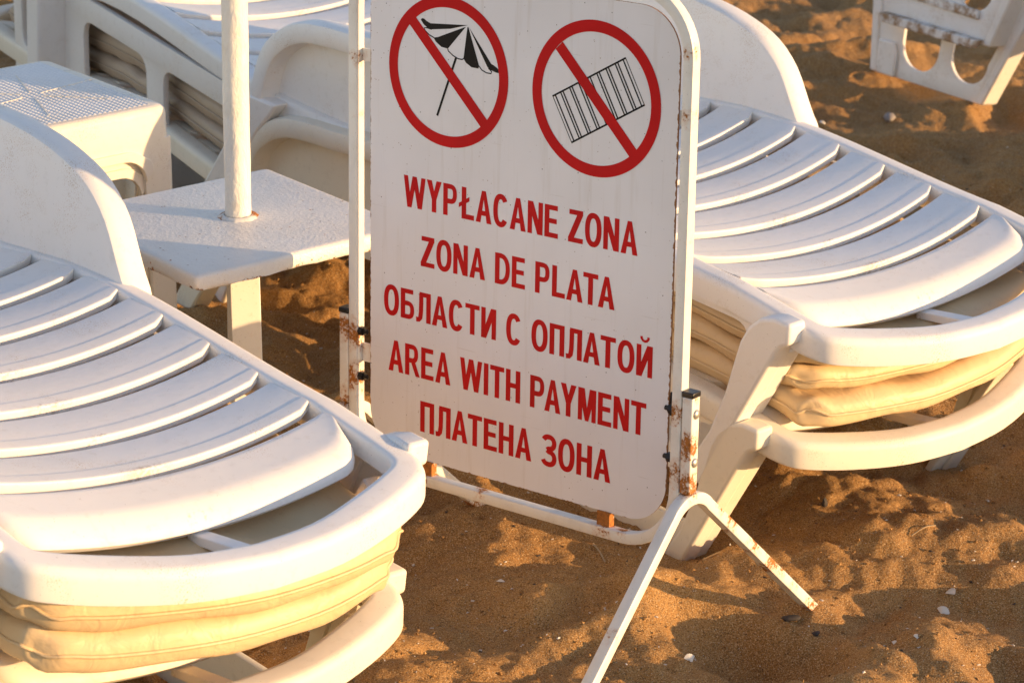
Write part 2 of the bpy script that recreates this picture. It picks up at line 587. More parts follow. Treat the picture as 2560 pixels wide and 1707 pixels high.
# ------------------------------------------------------------------ sun loungers
HW_O, HW_I = 0.372, 0.327         # outer / inner half width of the frame
PITCH = 0.128
NSLAT = 11


def zp(y):
    """long profile of the deck"""
    if y < 0: return 0.10 * y
    if y < 0.8: return 0.216 * y * y - 0.267 * y ** 3
    z8, s8 = 0.216 * 0.64 - 0.267 * 0.512, 2 * 0.216 * 0.8 - 3 * 0.267 * 0.64
    t = y - 0.8
    return z8 + s8 * t * math.exp(-t * 2.4)


def sag(x): return 1 - min(1.0, (x / 0.325) ** 2)


OUT_HALF = [(HW_O, 1.42), (HW_O, 1.1), (HW_O, 0.8), (HW_O, 0.4), (HW_O, 0.1), (HW_O, -0.08), (0.3725, -0.15), (0.371, -0.195), (0.361, -0.228), (0.334, -0.255), (0.25, -0.290), (0.13, -0.322), (0.0, -0.334)]
IN_HALF = [(HW_I, 1.40), (HW_I, 1.1), (HW_I, 0.8), (HW_I, 0.4), (HW_I, 0.1), (HW_I, -0.06), (0.3275, -0.14), (0.3265, -0.178), (0.319, -0.198), (0.292, -0.213), (0.215, -0.240), (0.110, -0.270), (0.0, -0.280)]


def full_loop(half, head_y, per=4):
    h = catmull(half, per)
    right = h
    left = [(-x, y) for x, y in h[::-1][1:]]
    xs = half[0][0]
    head = [(-xs * 0.93, head_y - 0.03), (-xs * 0.8, head_y), (-xs * 0.4, head_y + 0.02), (0, head_y + 0.03), (xs * 0.4, head_y + 0.02), (xs * 0.8, head_y), (xs * 0.93, head_y - 0.03)]
    return right + left + head


def frame_mesh():
    O = full_loop(OUT_HALF, 1.49); I = full_loop(IN_HALF, 1.445)
    def z(x, y, w):
        d = zp(y)
        if y < -0.1:
            d -= 0.022 * max(0.0, 1 - (x / 0.36) ** 2) * min(1, (-0.1 - y) / 0.12)
        return d
    v, f = [], []
    K = 16
    for (ox, oy), (ix, iy) in zip(O, I):
        o = np.array([ox, oy]); i = np.array([ix, iy]); d = (o - i); L = np.linalg.norm(d); u = d / L
        zt = z((ox + ix) / 2, (oy + iy) / 2, 0)
        prof = [(0.005, -0.040), (0.000, -0.036), (0.000, -0.014), (0.0, -0.008), (0.0018, -0.0025), (0.007, 0.0), (0.012, 0.0003), (L - 0.017, 0.0), (L - 0.0105, -0.0008), (L - 0.004, -0.0038), (L - 0.0004, -0.0105), (L + 0.0004, -0.016), (L + 0.0025, -0.044), (L + 0.0015, -0.050), (L - 0.002, -0.052), (L - 0.006, -0.048)]
        for a, b in prof:
            p = i + u * a
            v.append((p[0], p[1], zt + b))
    n = len(O)
    for a in range(n):
        b = (a + 1) % n
        for q in range(K):
            r = (q + 1) % K
            f.append([a * K + q, a * K + r, b * K + r, b * K + q])
    return v, f


def slat_mesh(y0):
    """one slat: front lip at y0 (facing the foot end), back edge PITCH later"""
    prof = [(0.0022, -0.0185), (0.0012, -0.0080), (0.0010, -0.0045), (0.0010, -0.0026), (0.0016, -0.0010), (0.0030, -0.0002), (0.0048, 0.0), (0.0070, 0.0), (0.0275, -0.0002), (0.0300, -0.0004), (0.0325, -0.0011), (0.0350, -0.0014), (0.0400, -0.0016), (0.102, -0.0040), (0.1070, -0.0052), (0.1085, -0.0085), (0.1090, -0.0185)]
    xs = np.linspace(-0.3262, 0.3262, 27)
    v, f = [], []
    K = len(prof)
    for x in xs:
        bow = -0.028 * sag(x)
        e = max(0.0, (abs(x) - 0.308) / 0.019)            # the lip runs out just short of the rail
        for a, b in prof:
            ya = a + (0.012 * e * e if a < 0.02 else 0)
            yy = y0 + ya
            v.append((x, yy + bow, zp(yy) - 0.033 * sag(x) + b - 0.0004))
    for i in range(len(xs) - 1):
        for q in range(K):
            r = (q + 1) % K
            f.append([i * K + q, i * K + r, (i + 1) * K + r, (i + 1) * K + q])
    f.append(list(range(K))[::-1]); f.append([(len(xs) - 1) * K + q for q in range(K)])
    return v, f


def foot_panel_mesh():
    """the broad last slat rolling over towards the foot rim"""
    xs = np.linspace(-0.3262, 0.3262, 41)
    v, f = [], []
    T = np.linspace(0, 1, 20)
    rows = len(T) * 2
    for x in xs:
        ax = abs(x) / 0.3262
        edge = max(0.0, (ax - 0.84) / 0.16)
        yedge = 0.158 - 0.012 * ax ** 2 - 0.075 * (1 - math.sqrt(max(0.0, 1 - edge ** 2)))
        reach = yedge - 0.0225
        rh, rv = min(0.046, reach * 0.5), 0.034
        bow = -0.020 * sag(x)
        top, bot = [], []
        for t in T:
            if t < 0.55:
                q = t / 0.55
                yy = -0.0225 - (reach - rh) * q; zz = -0.0045 + 0.0035 * q - 0.003 * max(0, 1 - q * 14)
                bw = bow * (1 - q * 0.8)
            else:
                a = (t - 0.55) / 0.45 * (PI / 2) * 0.95
                yy = -0.0225 - (reach - rh) - rh * math.sin(a); zz = -0.001 - rv * (1 - math.cos(a))
                bw = bow * 0.2
            base = zp(yy) - 0.033 * sag(x)
            top.append((x, yy + bw, base + zz))
            bot.append((x, yy + bw + 0.010 * (1 if t > 0.55 else 0.1), base + zz - 0.009))
        v += top + bot[::-1]
    K = rows
    for i in range(len(xs) - 1):
        for q in range(K):
            r = (q + 1) % K
            f.append([i * K + q, i * K + r, (i + 1) * K + r, (i + 1) * K + q])
    f.append(list(range(K))[::-1]); f.append([(len(xs) - 1) * K + q for q in range(K)])
    return v, f


ARM = [(0.520, -0.055), (0.5205, 0.0), (0.540, 0.030), (0.556, 0.055), (0.597, 0.119), (0.655, 0.166), (0.73, 0.192), (0.82, 0.207), (0.93, 0.212), (1.02, 0.209), (1.11, 0.198), (1.21, 0.190), (1.30, 0.174), (1.373, 0.139), (1.433, 0.084), (1.470, 0.0), (1.476, -0.055)]


def arm_mesh(side):
    out = catmull(ARM, 3)
    n = len(out)
    cy, cz = 0.99, 0.02
    def inset(d):
        res = []
        for i, (y, z) in enumerate(out):
            a = np.array(out[max(i - 1, 0)]); b = np.array(out[min(i + 1, n - 1)])
            t = (b - a) / np.linalg.norm(b - a)
            nrm = np.array([t[1], -t[0]])      # points inward for this winding
            p = np.array([y, z]) + nrm * d
            res.append(p)
        return res
    X0, X1 = 0.3445, 0.402
    rings = [(X0, 0.016), (X0 + 0.003, 0.006), (X0 + 0.011, 0.0008), (X0 + 0.022, 0.0), (X1 - 0.014, 0.0), (X1 - 0.004, 0.0035), (X1, 0.012), (X1, 0.040), (X1 - 0.003, 0.0445), (X0 + 0.012, 0.050)]
    v, f = [], []
    for x, d in rings:
        for p in inset(d):
            v.append((side * x, p[0], max(p[1], -0.055)))
    R = len(rings)
    for r in range(R - 1):
        for i in range(n - 1):
            f.append([r * n + i, r * n + i + 1, (r + 1) * n + i + 1, (r + 1) * n + i])
    f.append([i for i in range(n)][::-1])
    f.append([(R - 1) * n + i for i in range(n)])
    # closing strip along the bottom
    f.append([r * n for r in range(R)]); f.append([r * n + n - 1 for r in range(R)][::-1])
    return v, f


def rounded_rect(y0, z0, y1, z1, r, k=5, skew=0.0):
    pts = []
    for cy, cz, a0 in ((y1 - r, z1 - r, 0), (y0 + r, z1 - r, 90), (y0 + r, z0 + r, 180), (y1 - r, z0 + r, 270)):
        for i in range(k + 1):
            a = math.radians(a0 + 90 * i / k)
            z = cz + r * math.sin(a)
            pts.append((cy + r * math.cos(a) + skew * (z1 - z), z))
    return pts


def plate_with_holes(name, outer, holes, x0, x1, mat, parent, bev=0.003):
    """flat plate in the y-z plane with openings, extruded in x"""
    cu = bpy.data.curves.new('tmp', 'CURVE'); cu.dimensions = '2D'; cu.fill_mode = 'BOTH'
    for poly in [outer] + holes:
        sp = cu.splines.new('POLY'); sp.points.add(len(poly) - 1)
        for p, (a, b) in zip(sp.points, poly): p.co = (a, b, 0, 1)
        sp.use_cyclic_u = True
    cu.extrude = abs(x1 - x0) / 2
    if bev: cu.bevel_depth = bev; cu.bevel_resolution = 1; cu.offset = -bev; cu.extrude -= bev
    o = bpy.data.objects.new('tmp', cu)
    dg = bpy.context.evaluated_depsgraph_get()
    COL.objects.link(o)
    dg.update()
    me = bpy.data.meshes.new_from_object(o.evaluated_get(dg))
    bpy.data.objects.remove(o); bpy.data.curves.remove(cu)
    xm = (x0 + x1) / 2
    for vv in me.vertices:
        a, b, c = vv.co
        vv.co = (xm + c, a, b)
    me.name = name
    me.materials.clear(); me.materials.append(mat)
    bm = bmesh.new(); bm.from_mesh(me)
    bmesh.ops.remove_doubles(bm, verts=bm.verts[:], dist=1e-5)
    bmesh.ops.recalc_face_normals(bm, faces=bm.faces[:])
    bm.to_mesh(me); bm.free()
    me.shade_smooth(); me.set_sharp_from_angle(angle=math.radians(35))
    return link(bpy.data.objects.new(name, me), parent)


LEG = [(-0.190, -0.008), (-0.190, -0.047), (-0.172, -0.058), (-0.160, -0.074), (-0.148, -0.096), (0.010, -0.40), (0.068, -0.40), (-0.004, -0.285), (-0.040, -0.19), (-0.058, -0.12), (-0.070, -0.078), (-0.088, -0.045), (-0.115, -0.020), (-0.150, -0.008)]


def round_poly(pts, r, k=5):
    out = []
    n = len(pts)
    for i in range(n):
        p, q, t = (np.array(pts[j % n], float) for j in (i - 1, i, i + 1))
        rr = r[i] if isinstance(r, (list, tuple)) else r
        a = q + (p - q) / np.linalg.norm(p - q) * rr; b = q + (t - q) / np.linalg.norm(t - q) * rr
        for u in np.linspace(0, 1, k + 1):
            w = a * (1 - u) ** 2 + q * 2 * u * (1 - u) + b * u * u
            out.append((float(w[0]), float(w[1])))
    return out


def make_lounger(mat, groove=False, lower=False):
    root = bpy.data.objects.new('sun_lounger', None); COL.objects.link(root); root.empty_display_size = 0.1
    v, f = frame_mesh()
    mesh_obj('frame', v, f, mat, root, angle=50)
    for j in range(NSLAT):
        v, f = slat_mesh(j * PITCH)
        mesh_obj('slat', v, f, mat, root, angle=30)
    v, f = foot_panel_mesh()
    mesh_obj('foot_panel', v, f, mat, root, angle=45)
    # little bridge between the last slat and the foot rim, and the spine under the slats
    bridge = [(-0.144, -0.089), (-0.284, -0.064), (-0.287, -0.082), (-0.146, -0.104)]
    prism('bridge', bridge, -0.016, 0.012, mat, root, bev=0.002)
    box('spine', (0, 0.66, -0.072), (0.03, 1.52, 0.03), mat, root)
    for s in (-1, 1):
        dl = 0.0
        prism('leg', [(a_ + dl, b_) for a_, b_ in LEG], s * 0.360, s * 0.404, mat, root, bev=0.007, seg=3)
        inner = [(-0.15 + dl, -0.085), (0.020 + dl, -0.40), (0.038 + dl, -0.40), (-0.135 + dl, -0.075)]
        prism('leg_flange', inner, s * 0.322, s * 0.3605, mat, root, bev=0.003)
        if groove:
            top, zb = -0.0565, -0.42
            outer = [(-0.10, top), (1.25, top), (1.25, zb), (0.035, zb), (-0.045, -0.22), (-0.08, -0.10)]
            holes = [round_poly([(-0.062, -0.118), (0.004, -0.30), (0.385, -0.30), (0.385, -0.118)], 0.045),
                     round_poly([(0.475, -0.118), (0.475, -0.30), (0.825, -0.30), (0.825, -0.118)], 0.05),
                     round_poly([(1.015, -0.118), (1.015, -0.30), (1.20, -0.30), (1.20, -0.118)], 0.05)]
            mid = [(0.925, -0.02), (0.995, -0.02), (1.015, -0.42), (0.945, -0.42)]
            outer = [(-0.10, top), (1.25, top), (1.25, zb), (0.035, zb), (-0.045, -0.22), (-0.08, -0.10)]
        else:
            top, zb = -0.0405, -0.42
            outer = [(-0.10, top), (0.52, top), (0.62, zb), (0.035, zb), (-0.045, -0.22), (-0.08, -0.10)]
            zt_ = -0.14 if lower else -0.062
            holes = [round_poly([(-0.062 + (0.025 if lower else 0), zt_), (0.002, -0.29), (0.275, -0.29), (0.275, zt_)], 0.045),
                     round_poly([(0.35, -0.062), (0.35, -0.29), (0.50, -0.29), (0.47, -0.062)], 0.045)]
            mid = [(0.535, -0.03), (0.60, -0.03), (0.605, -0.42), (0.555, -0.42)]
        plate_with_holes('side_panel', outer, holes, s * 0.352, s * 0.3685, mat, root, 0.003)
        # middle leg standing proud of the side, rear leg
        prism('leg', mid, s * 0.352, s * 0.445, mat, root, bev=0.008, seg=3)
        rear = [(1.37, -0.03), (1.470, -0.03), (1.51, -0.09), (1.735, -0.40), (1.655, -0.40), (1.44, -0.11)]
        prism('leg', rear, s * 0.350, s * 0.404, mat, root, bev=0.007)
        if not groove:
            v, f = arm_mesh(s)
            mesh_obj('armrest', v, f, mat, root, angle=40)
    return root


def copy_tree(o, parent=None):
    c = o.copy(); COL.objects.link(c); c.parent = parent
    for ch in list(o.children):
        copy_tree(ch, c)
    return c


def place(o, loc, R, label, cat='sun lounger', group=None):
    o.matrix_world = Matrix.Translation(loc) @ R.to_4x4()
    tag(o, label, cat, group)


G_L = 'white plastic sun loungers stacked in pairs'
G_C = 'beige cushions sandwiched between stacked loungers'
L1 = (Vector((-0.546, 3.823, 0.601)), rot(0.744, 0.063, 0.086))
L2 = (Vector((0.678, 5.051, 0.506)), rot(0.696, 0.060, -0.010))
R3 = rot(0.59, 0.08, -0.01)
L3 = (Vector((-0.320, 6.457, 0.535)), R3)


def local(pose, v): return pose[0] + pose[1] @ Vector(v)


OFF = Vector((0, 0.060, -0.228))
lounger = make_lounger(M['plastic'])
place(lounger, L1[0], L1[1], 'near left white slatted lounger on top of its stack, cut off by the left edge', group=G_L)
o = copy_tree(lounger)
place(o, L2[0], L2[1], 'white slatted lounger on top of the stack behind the sign, at the right', group=G_L)
old = make_lounger(M['plastic_old'], lower=True)
place(old, local(L1, OFF + Vector((0.012, -0.028, -0.004))), L1[1], 'lower lounger of the near left stack, its cream foot rim close to the sand', group=G_L)
o = copy_tree(old)
place(o, local(L2, OFF), L2[1], 'lower lounger of the right stack, its leg in the sand behind the sign stand', group=G_L)
third = make_lounger(M['plastic'], groove=True)
place(third, L3[0], L3[1], 'white lounger on top at the back left, seen from its side behind the round pole', group=G_L)
o = copy_tree(old)
for c_ in list(o.children):
    if c_.name.startswith('armrest'): bpy.data.objects.remove(c_)
place(o, local(L3, OFF + Vector((0, 0, -0.05))), L3[1], 'lower lounger at the back left, mostly hidden by the stacked side tables', group=G_L)

# unseen stack added out of frame to shade the sand behind the right lounger
R4 = rot(0.72, 0.04, 0.0)
L4 = (Vector((3.05, 6.35, 0.52)), R4)
o = copy_tree(lounger)
place(o, L4[0], L4[1], 'white lounger on top of an unseen stack, added out of frame at right to shade the sand', group=G_L)
o = copy_tree(old)
place(o, local(L4, OFF), L4[1], 'lower lounger of an unseen stack, added out of frame at right to shade the sand', group=G_L)

# ------------------------------------------------------------------ cushions
def cushion(pose, zc, half, dy, dx, yaw, seed, label, bowf=0.06):
    mat = M['vinyl_shaded'] if pose is L3 else M['vinyl']
    r = np.random.default_rng(seed)
    nx, ny = 34, 90
    hw, y0, y1 = 0.322, -0.215, 1.36
    root = empty('lounger_cushion', pose[0], pose[1], label, 'cushion', G_C)
    # parameter grid squeezed to the border so that the roll-over is smooth
    def warp(t): return 0.5 * (1 - np.cos(PI * t)) * 0.85 + t * 0.15
    U = warp(np.linspace(0, 1, nx)); V = warp(np.linspace(0, 1, ny))
    ph = r.uniform(0, 6, 6)
    def P(u, v, s):
        x = -hw + 2 * hw * u; y = y0 + (y1 - y0) * v
        d = min(u, 1 - u) * 2 * hw; e = min(v, 1 - v) * (y1 - y0)
        rr = 0.034
        fx = max(0, 1 - (1 - min(d / rr, 1)) ** 2.3) ** (1 / 2.3); fy = max(0, 1 - (1 - min(e / rr, 1)) ** 2.3) ** (1 / 2.3)
        th = min(fx, 1) * min(fy, 1)
        wr = 0.0022 * math.sin(x * 31 + ph[0] + 2 * math.sin(y * 17 + ph[1])) + 0.0022 * math.sin(y * 44 + ph[2] + 3 * math.sin(x * 11 + ph[3]))
        # puckered corners
        cd = math.hypot(min(d, 0.2), min(e, 0.2))
        pk = 0.006 * math.exp(-(cd / 0.05) ** 2) * math.sin(70 * (d - e) + ph[4])
        bow = -bowf * max(0.0, 1 - (x / hw) ** 2) * max(0, 1 - v * 5)
        sgx = 1 - (x / 0.36) ** 2
        zz = zp(max(y, -0.05)) * 0.8 - 0.020 * sgx + zc + s * half * th + wr * (0.3 + th) + pk
        # corners pulled in a little
        ku, kv = max(0, abs(u - 0.5) * 2 - 0.86) / 0.14, max(0, abs(v - 0.5) * 2 - 0.965) / 0.035
        x -= math.copysign(0.016, x) * ku * kv ** 2; y -= math.copysign(0.016, v - 0.5) * kv * ku ** 2
        cc, ss = math.cos(yaw), math.sin(yaw)
        X, Y = x * cc - y * ss + dx, x * ss + y * cc + dy + bow
        return (X, Y, zz)
    v, f = [], []
    top = [[0] * nx for _ in range(ny)]; bot = [[0] * nx for _ in range(ny)]
    for j in range(ny):
        for i in range(nx):
            border = i in (0, nx - 1) or j in (0, ny - 1)
            top[j][i] = len(v); v.append(P(U[i], V[j], 1))
            if border: bot[j][i] = top[j][i]
            else:
                bot[j][i] = len(v); v.append(P(U[i], V[j], -1))
    for j in range(ny - 1):
        for i in range(nx - 1):
            f.append([top[j][i], top[j][i + 1], top[j + 1][i + 1], top[j + 1][i]])
            f.append([bot[j + 1][i], bot[j + 1][i + 1], bot[j][i + 1], bot[j][i]])
    mesh_obj('cover', v, f, mat, root, angle=80)
    # welt along the seam
    ring = [P(U[i], 0, 1) for i in range(nx)] + [P(1, V[j], 1) for j in range(1, ny)] + [P(U[i], 1, 1) for i in range(nx - 2, -1, -1)] + [P(0, V[j], 1) for j in range(ny - 2, 0, -1)]
    prof = [(0.0030 * math.cos(a) + 0.001, 0.0030 * math.sin(a)) for a in np.linspace(0, 2 * PI, 7)[:-1]]
    vv, ff = tube_path(ring, prof, True, (0, 0, 1))
    mesh_obj('piping', vv, ff, mat, root, angle=80)
    return root


cushion(L1, -0.108, 0.030, -0.030, 0.004, -0.10, 1, 'yellowish beige cushion directly under the near left top lounger')
cushion(L1, -0.169, 0.035, -0.018, 0.004, -0.05, 2, 'stitched beige cushion, second down, on the lower near left lounger')
cushion(L2, -0.098, 0.022, 0.060, 0.0, -0.02, 3, 'topmost of the three beige cushions in the right stack')
cushion(L2, -0.148, 0.025, 0.070, 0.0, 0.0, 4, 'middle one of the three beige cushions in the right stack')
cushion(L2, -0.207, 0.031, 0.050, 0.006, 0.0, 5, 'lowest beige cushion in the right stack, with a tied front corner')
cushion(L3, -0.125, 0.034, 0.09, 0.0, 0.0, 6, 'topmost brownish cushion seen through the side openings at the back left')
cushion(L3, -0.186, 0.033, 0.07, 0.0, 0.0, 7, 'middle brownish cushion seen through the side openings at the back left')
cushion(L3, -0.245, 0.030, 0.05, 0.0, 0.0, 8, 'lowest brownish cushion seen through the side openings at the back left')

# ------------------------------------------------------------------ notice board
RS = rot(-0.659) @ Matrix.Rotation(-0.019, 3, 'Y') @ Matrix.Rotation(-0.05, 3, 'X')
SIGN = (Vector((-0.016, 4.536, 0.954)), RS)
board = empty('notice_board', SIGN[0], SIGN[1], 'white metal notice board with red text and two prohibition signs, standing in the sand', 'sign')


def rrect(x0, z0, x1, z1, r, k=10):
    pts = []
    for cx, cz, a0 in ((x1 - r, z1 - r, 0), (x0 + r, z1 - r, 90), (x0 + r, z0 + r, 180), (x1 - r, z0 + r, 270)):
        for i in range(k + 1):
            a = math.radians(a0 + 90 * i / k)
            pts.append((cx + r * math.cos(a), cz + r * math.sin(a)))
    return pts


sheet_pts = rrect(-0.289, -0.7065, 0.3565, 0.1665, 0.078, 12)
sheet = prism('sheet', sheet_pts, 0.0, 0.0035, M['sheet'], board, axis='y', smooth=False)
sheet.data.materials.append(M['edge'])
for p in sheet.data.polygons:
    if abs(p.normal.y) < 0.5: p.material_index = 1

frame_hot = [(-0.3215, 0, -0.50, 0.06), (-0.3215, 0, -0.58, 0.06), (-0.3215, 0, 0.0, 0.03), (0.3775, 0, 0.0, 0.03), (0.3775, 0, -0.50, 0.05), (0.3775, 0, -0.60, 0.05),
             (-0.155, 0, -0.735, 0.035), (-0.03, 0, -0.735, 0.03), (0.235, 0, -0.735, 0.04), (0.27, 0, -0.735, 0.03), (0.3775, 0, 0.10, 0.03), (0.3775, 0, -0.2, 0.02), (-0.3215, 0, -0.1, 0.02)]
M['frame'] = rusty_paint('rusty_frame_paint', frame_hot, gen=0.77)
loop = [(x, 0, z) for x, z in rrect(-0.3215, -0.741, 0.3785, 0.1945, 0.105, 12)]
v, f = tube_path(loop, sqprof(0.020, 0.022), True, (0, 1, 0))
mesh_obj('frame_tube', v, f, M['frame'], board, angle=35)
M['stub'] = rusty_paint('rusty_stub_paint', [(0.4005, 0, -0.47, 0.02), (0.4005, 0, -0.63, 0.08), (0.4, -.01, -0.55, 0.05), (-0.343, 0, -0.49, 0.06), (-0.343, 0, -0.635, 0.06)], gen=0.77)
M['tab'] = rusty_paint('rusty_tab_paint', [(0.235, 0, -0.72, 0.05), (-0.155, 0, -0.72, 0.05)], gen=0.66)
for (x0, x1, zc, hz) in ((-0.3115, -0.2885, 0.005, 0.011), (0.3560, 0.3685, -0.007, 0.012), (0.3560, 0.3685, -0.54, 0.012), (-0.3115, -0.2885, -0.535, 0.017)):
    box('bracket', ((x0 + x1) / 2, 0.006, zc), (x1 - x0 - 0.001, 0.004, hz * 2), M['frame'], board)
for xc in (-0.155, 0.2335):
    box('tab', (xc, 0.002, -0.719), (0.026, 0.014, 0.026), M['tab'], board)
FOOTHOT = [(0.40, a, b, r) for a, b, r in ((0.09, -0.675, 0.035), (0.13, -0.715, 0.05), (0.20, -0.775, 0.05), (0.26, -0.83, 0.055), (0.33, -0.895, 0.03), (0.40, -0.955, 0.05), (-0.22, -0.81, 0.03), (0.0, -0.635, 0.03), (0.29, -0.85, 0.04))]
FOOTHOT += [(-0.343, 0.36, -0.94, 0.06), (-0.343, 0.0, -0.64, 0.04)]
M['foot'] = rusty_paint('rusty_foot_paint', FOOTHOT, gen=0.745)
for xs, s in ((0.4005, 1), (-0.343, -1)):
    box('stub_post', (xs, 0.0, -0.549), (0.0205, 0.0225, 0.168), M['stub'], board, 0.0025)
    box('end_cap', (xs, 0.0, -0.4605), (0.0225, 0.0245, 0.010), M['black_plastic'], board, 0.002)
    back = 0.462 if s > 0 else 0.40
    path2 = []
    # straight leg, rounded crown, straight leg  (local y, z)
    k = math.tan(math.radians(42))
    ry = 0.062
    crown = [(ry * 1.02 * math.sin(a) + 0.005, -0.634 - 0.010 - ry * (1 - math.cos(a)) * 0.92) for a in np.linspace(-0.92, 0.92, 13)]
    (ya, za), (yb, zb) = crown[0], crown[-1]
    fb = (back, zb - (back - yb) * 0.845)
    ff_ = (-0.47, za - (0.47 + ya) * 1.00)
    path2 = [ff_, ((ff_[0] + ya) / 2, (ff_[1] + za) / 2)] + crown + [((fb[0] + yb) / 2, (fb[1] + zb) / 2), fb]
    v, f = tube_path([(xs, y, z) for y, z in path2], sqprof(0.020, 0.022), False, (1, 0, 0))
    mesh_obj('foot_bar', v, f, M['foot'], board, angle=35)
    # bolts: domed heads on the outside, dark nuts towards the sheet
    for zb_ in (-0.494, -0.578):
        bm = bmesh.new()
        bmesh.ops.create_uvsphere(bm, u_segments=14, v_segments=8, radius=0.0085)
        bmesh.ops.scale(bm, vec=(0.55, 1, 1), verts=bm.verts[:])
        bmesh.ops.translate(bm, vec=(xs + s * 0.0105, 0, zb_), verts=bm.verts[:])
        bm_obj('bolt_head', bm, M['steel'], board, angle=60)
        bm = bmesh.new()
        bmesh.ops.create_cone(bm, cap_ends=True, segments=6, radius1=0.0085, radius2=0.0085, depth=0.009, matrix=Matrix.Rotation(PI / 2, 4, 'Y'))
        xin = 0.3785 - 0.0145 if s > 0 else -0.3215 + 0.0145
        bmesh.ops.translate(bm, vec=(xin, -0.002, zb_), verts=bm.verts[:])
        bm_obj('nut', bm, M['bolt'], board, smooth=False)
        bm = bmesh.new()
        bmesh.ops.create_cone(bm, cap_ends=True, segments=10, radius1=0.0042, radius2=0.0042, depth=0.009, matrix=Matrix.Rotation(PI / 2, 4, 'Y'))
        bmesh.ops.translate(bm, vec=(xin - s * 0.008, -0.002, zb_), verts=bm.verts[:])
        bm_obj('bolt_end', bm, M['bolt'], board, smooth=False)
box('lock_plate', (0.3605, 0.010, -0.49), (0.014, 0.004, 0.04), M['bolt'], board)

# --- print on the sheet: thin ink layers, each a hair above the one below
class Ink:
    def __init__(s, y0): s.v, s.f, s.y, s.k = [], [], y0, 0
    def poly(s, pts):
        y = s.y - 0.00003 * (s.k % 8); s.k += 1
        b = len(s.v); s.v += [(x, y, z) for x, z in pts]; s.f.append(list(range(b, b + len(pts))))
    def ribbon(s, pts, w, closed=False):
        y = s.y - 0.00003 * (s.k % 8); s.k += 1
        P = [np.array(p, float) for p in pts]; n = len(P); b = len(s.v)
        for i in range(n):
            p0 = P[i - 1] if (closed or i > 0) else P[i]; p1 = P[(i + 1) % n] if (closed or i < n - 1) else P[i]
            t = p1 - p0; t = t / np.linalg.norm(t); nn = np.array([-t[1], t[0]])
            for q in (-0.5, 0.5):
                a = P[i] + nn * w * q
                s.v.append((a[0], y, a[1]))
        for i in range(n if closed else n - 1):
            j = (i + 1) % n
            s.f.append([b + 2 * i, b + 2 * i + 1, b + 2 * j + 1, b + 2 * j])
    def done(s, name, mat, parent):
        me = bpy.data.meshes.new(name); me.from_pydata(s.v, [], s.f)
        bm = bmesh.new(); bm.from_mesh(me)
        for fc in bm.faces:
            if fc.normal.y > 0: fc.normal_flip()
        bm.to_mesh(me); bm.free()
        me.materials.append(mat)
        return link(bpy.data.objects.new(name, me), parent)


S = 0.176      # stem width, cap height = 1
H_ = 0.152     # bar width


def sup(cx, cy, rx, ry, a0, a1, n=22, e=2.35):
    out = []
    for a in np.linspace(math.radians(a0), math.radians(a1), n):
        c, s_ = math.cos(a), math.sin(a)
        out.append((cx + rx * math.copysign(abs(c) ** (2 / e), c), cy + ry * math.copysign(abs(s_) ** (2 / e), s_)))
    return out


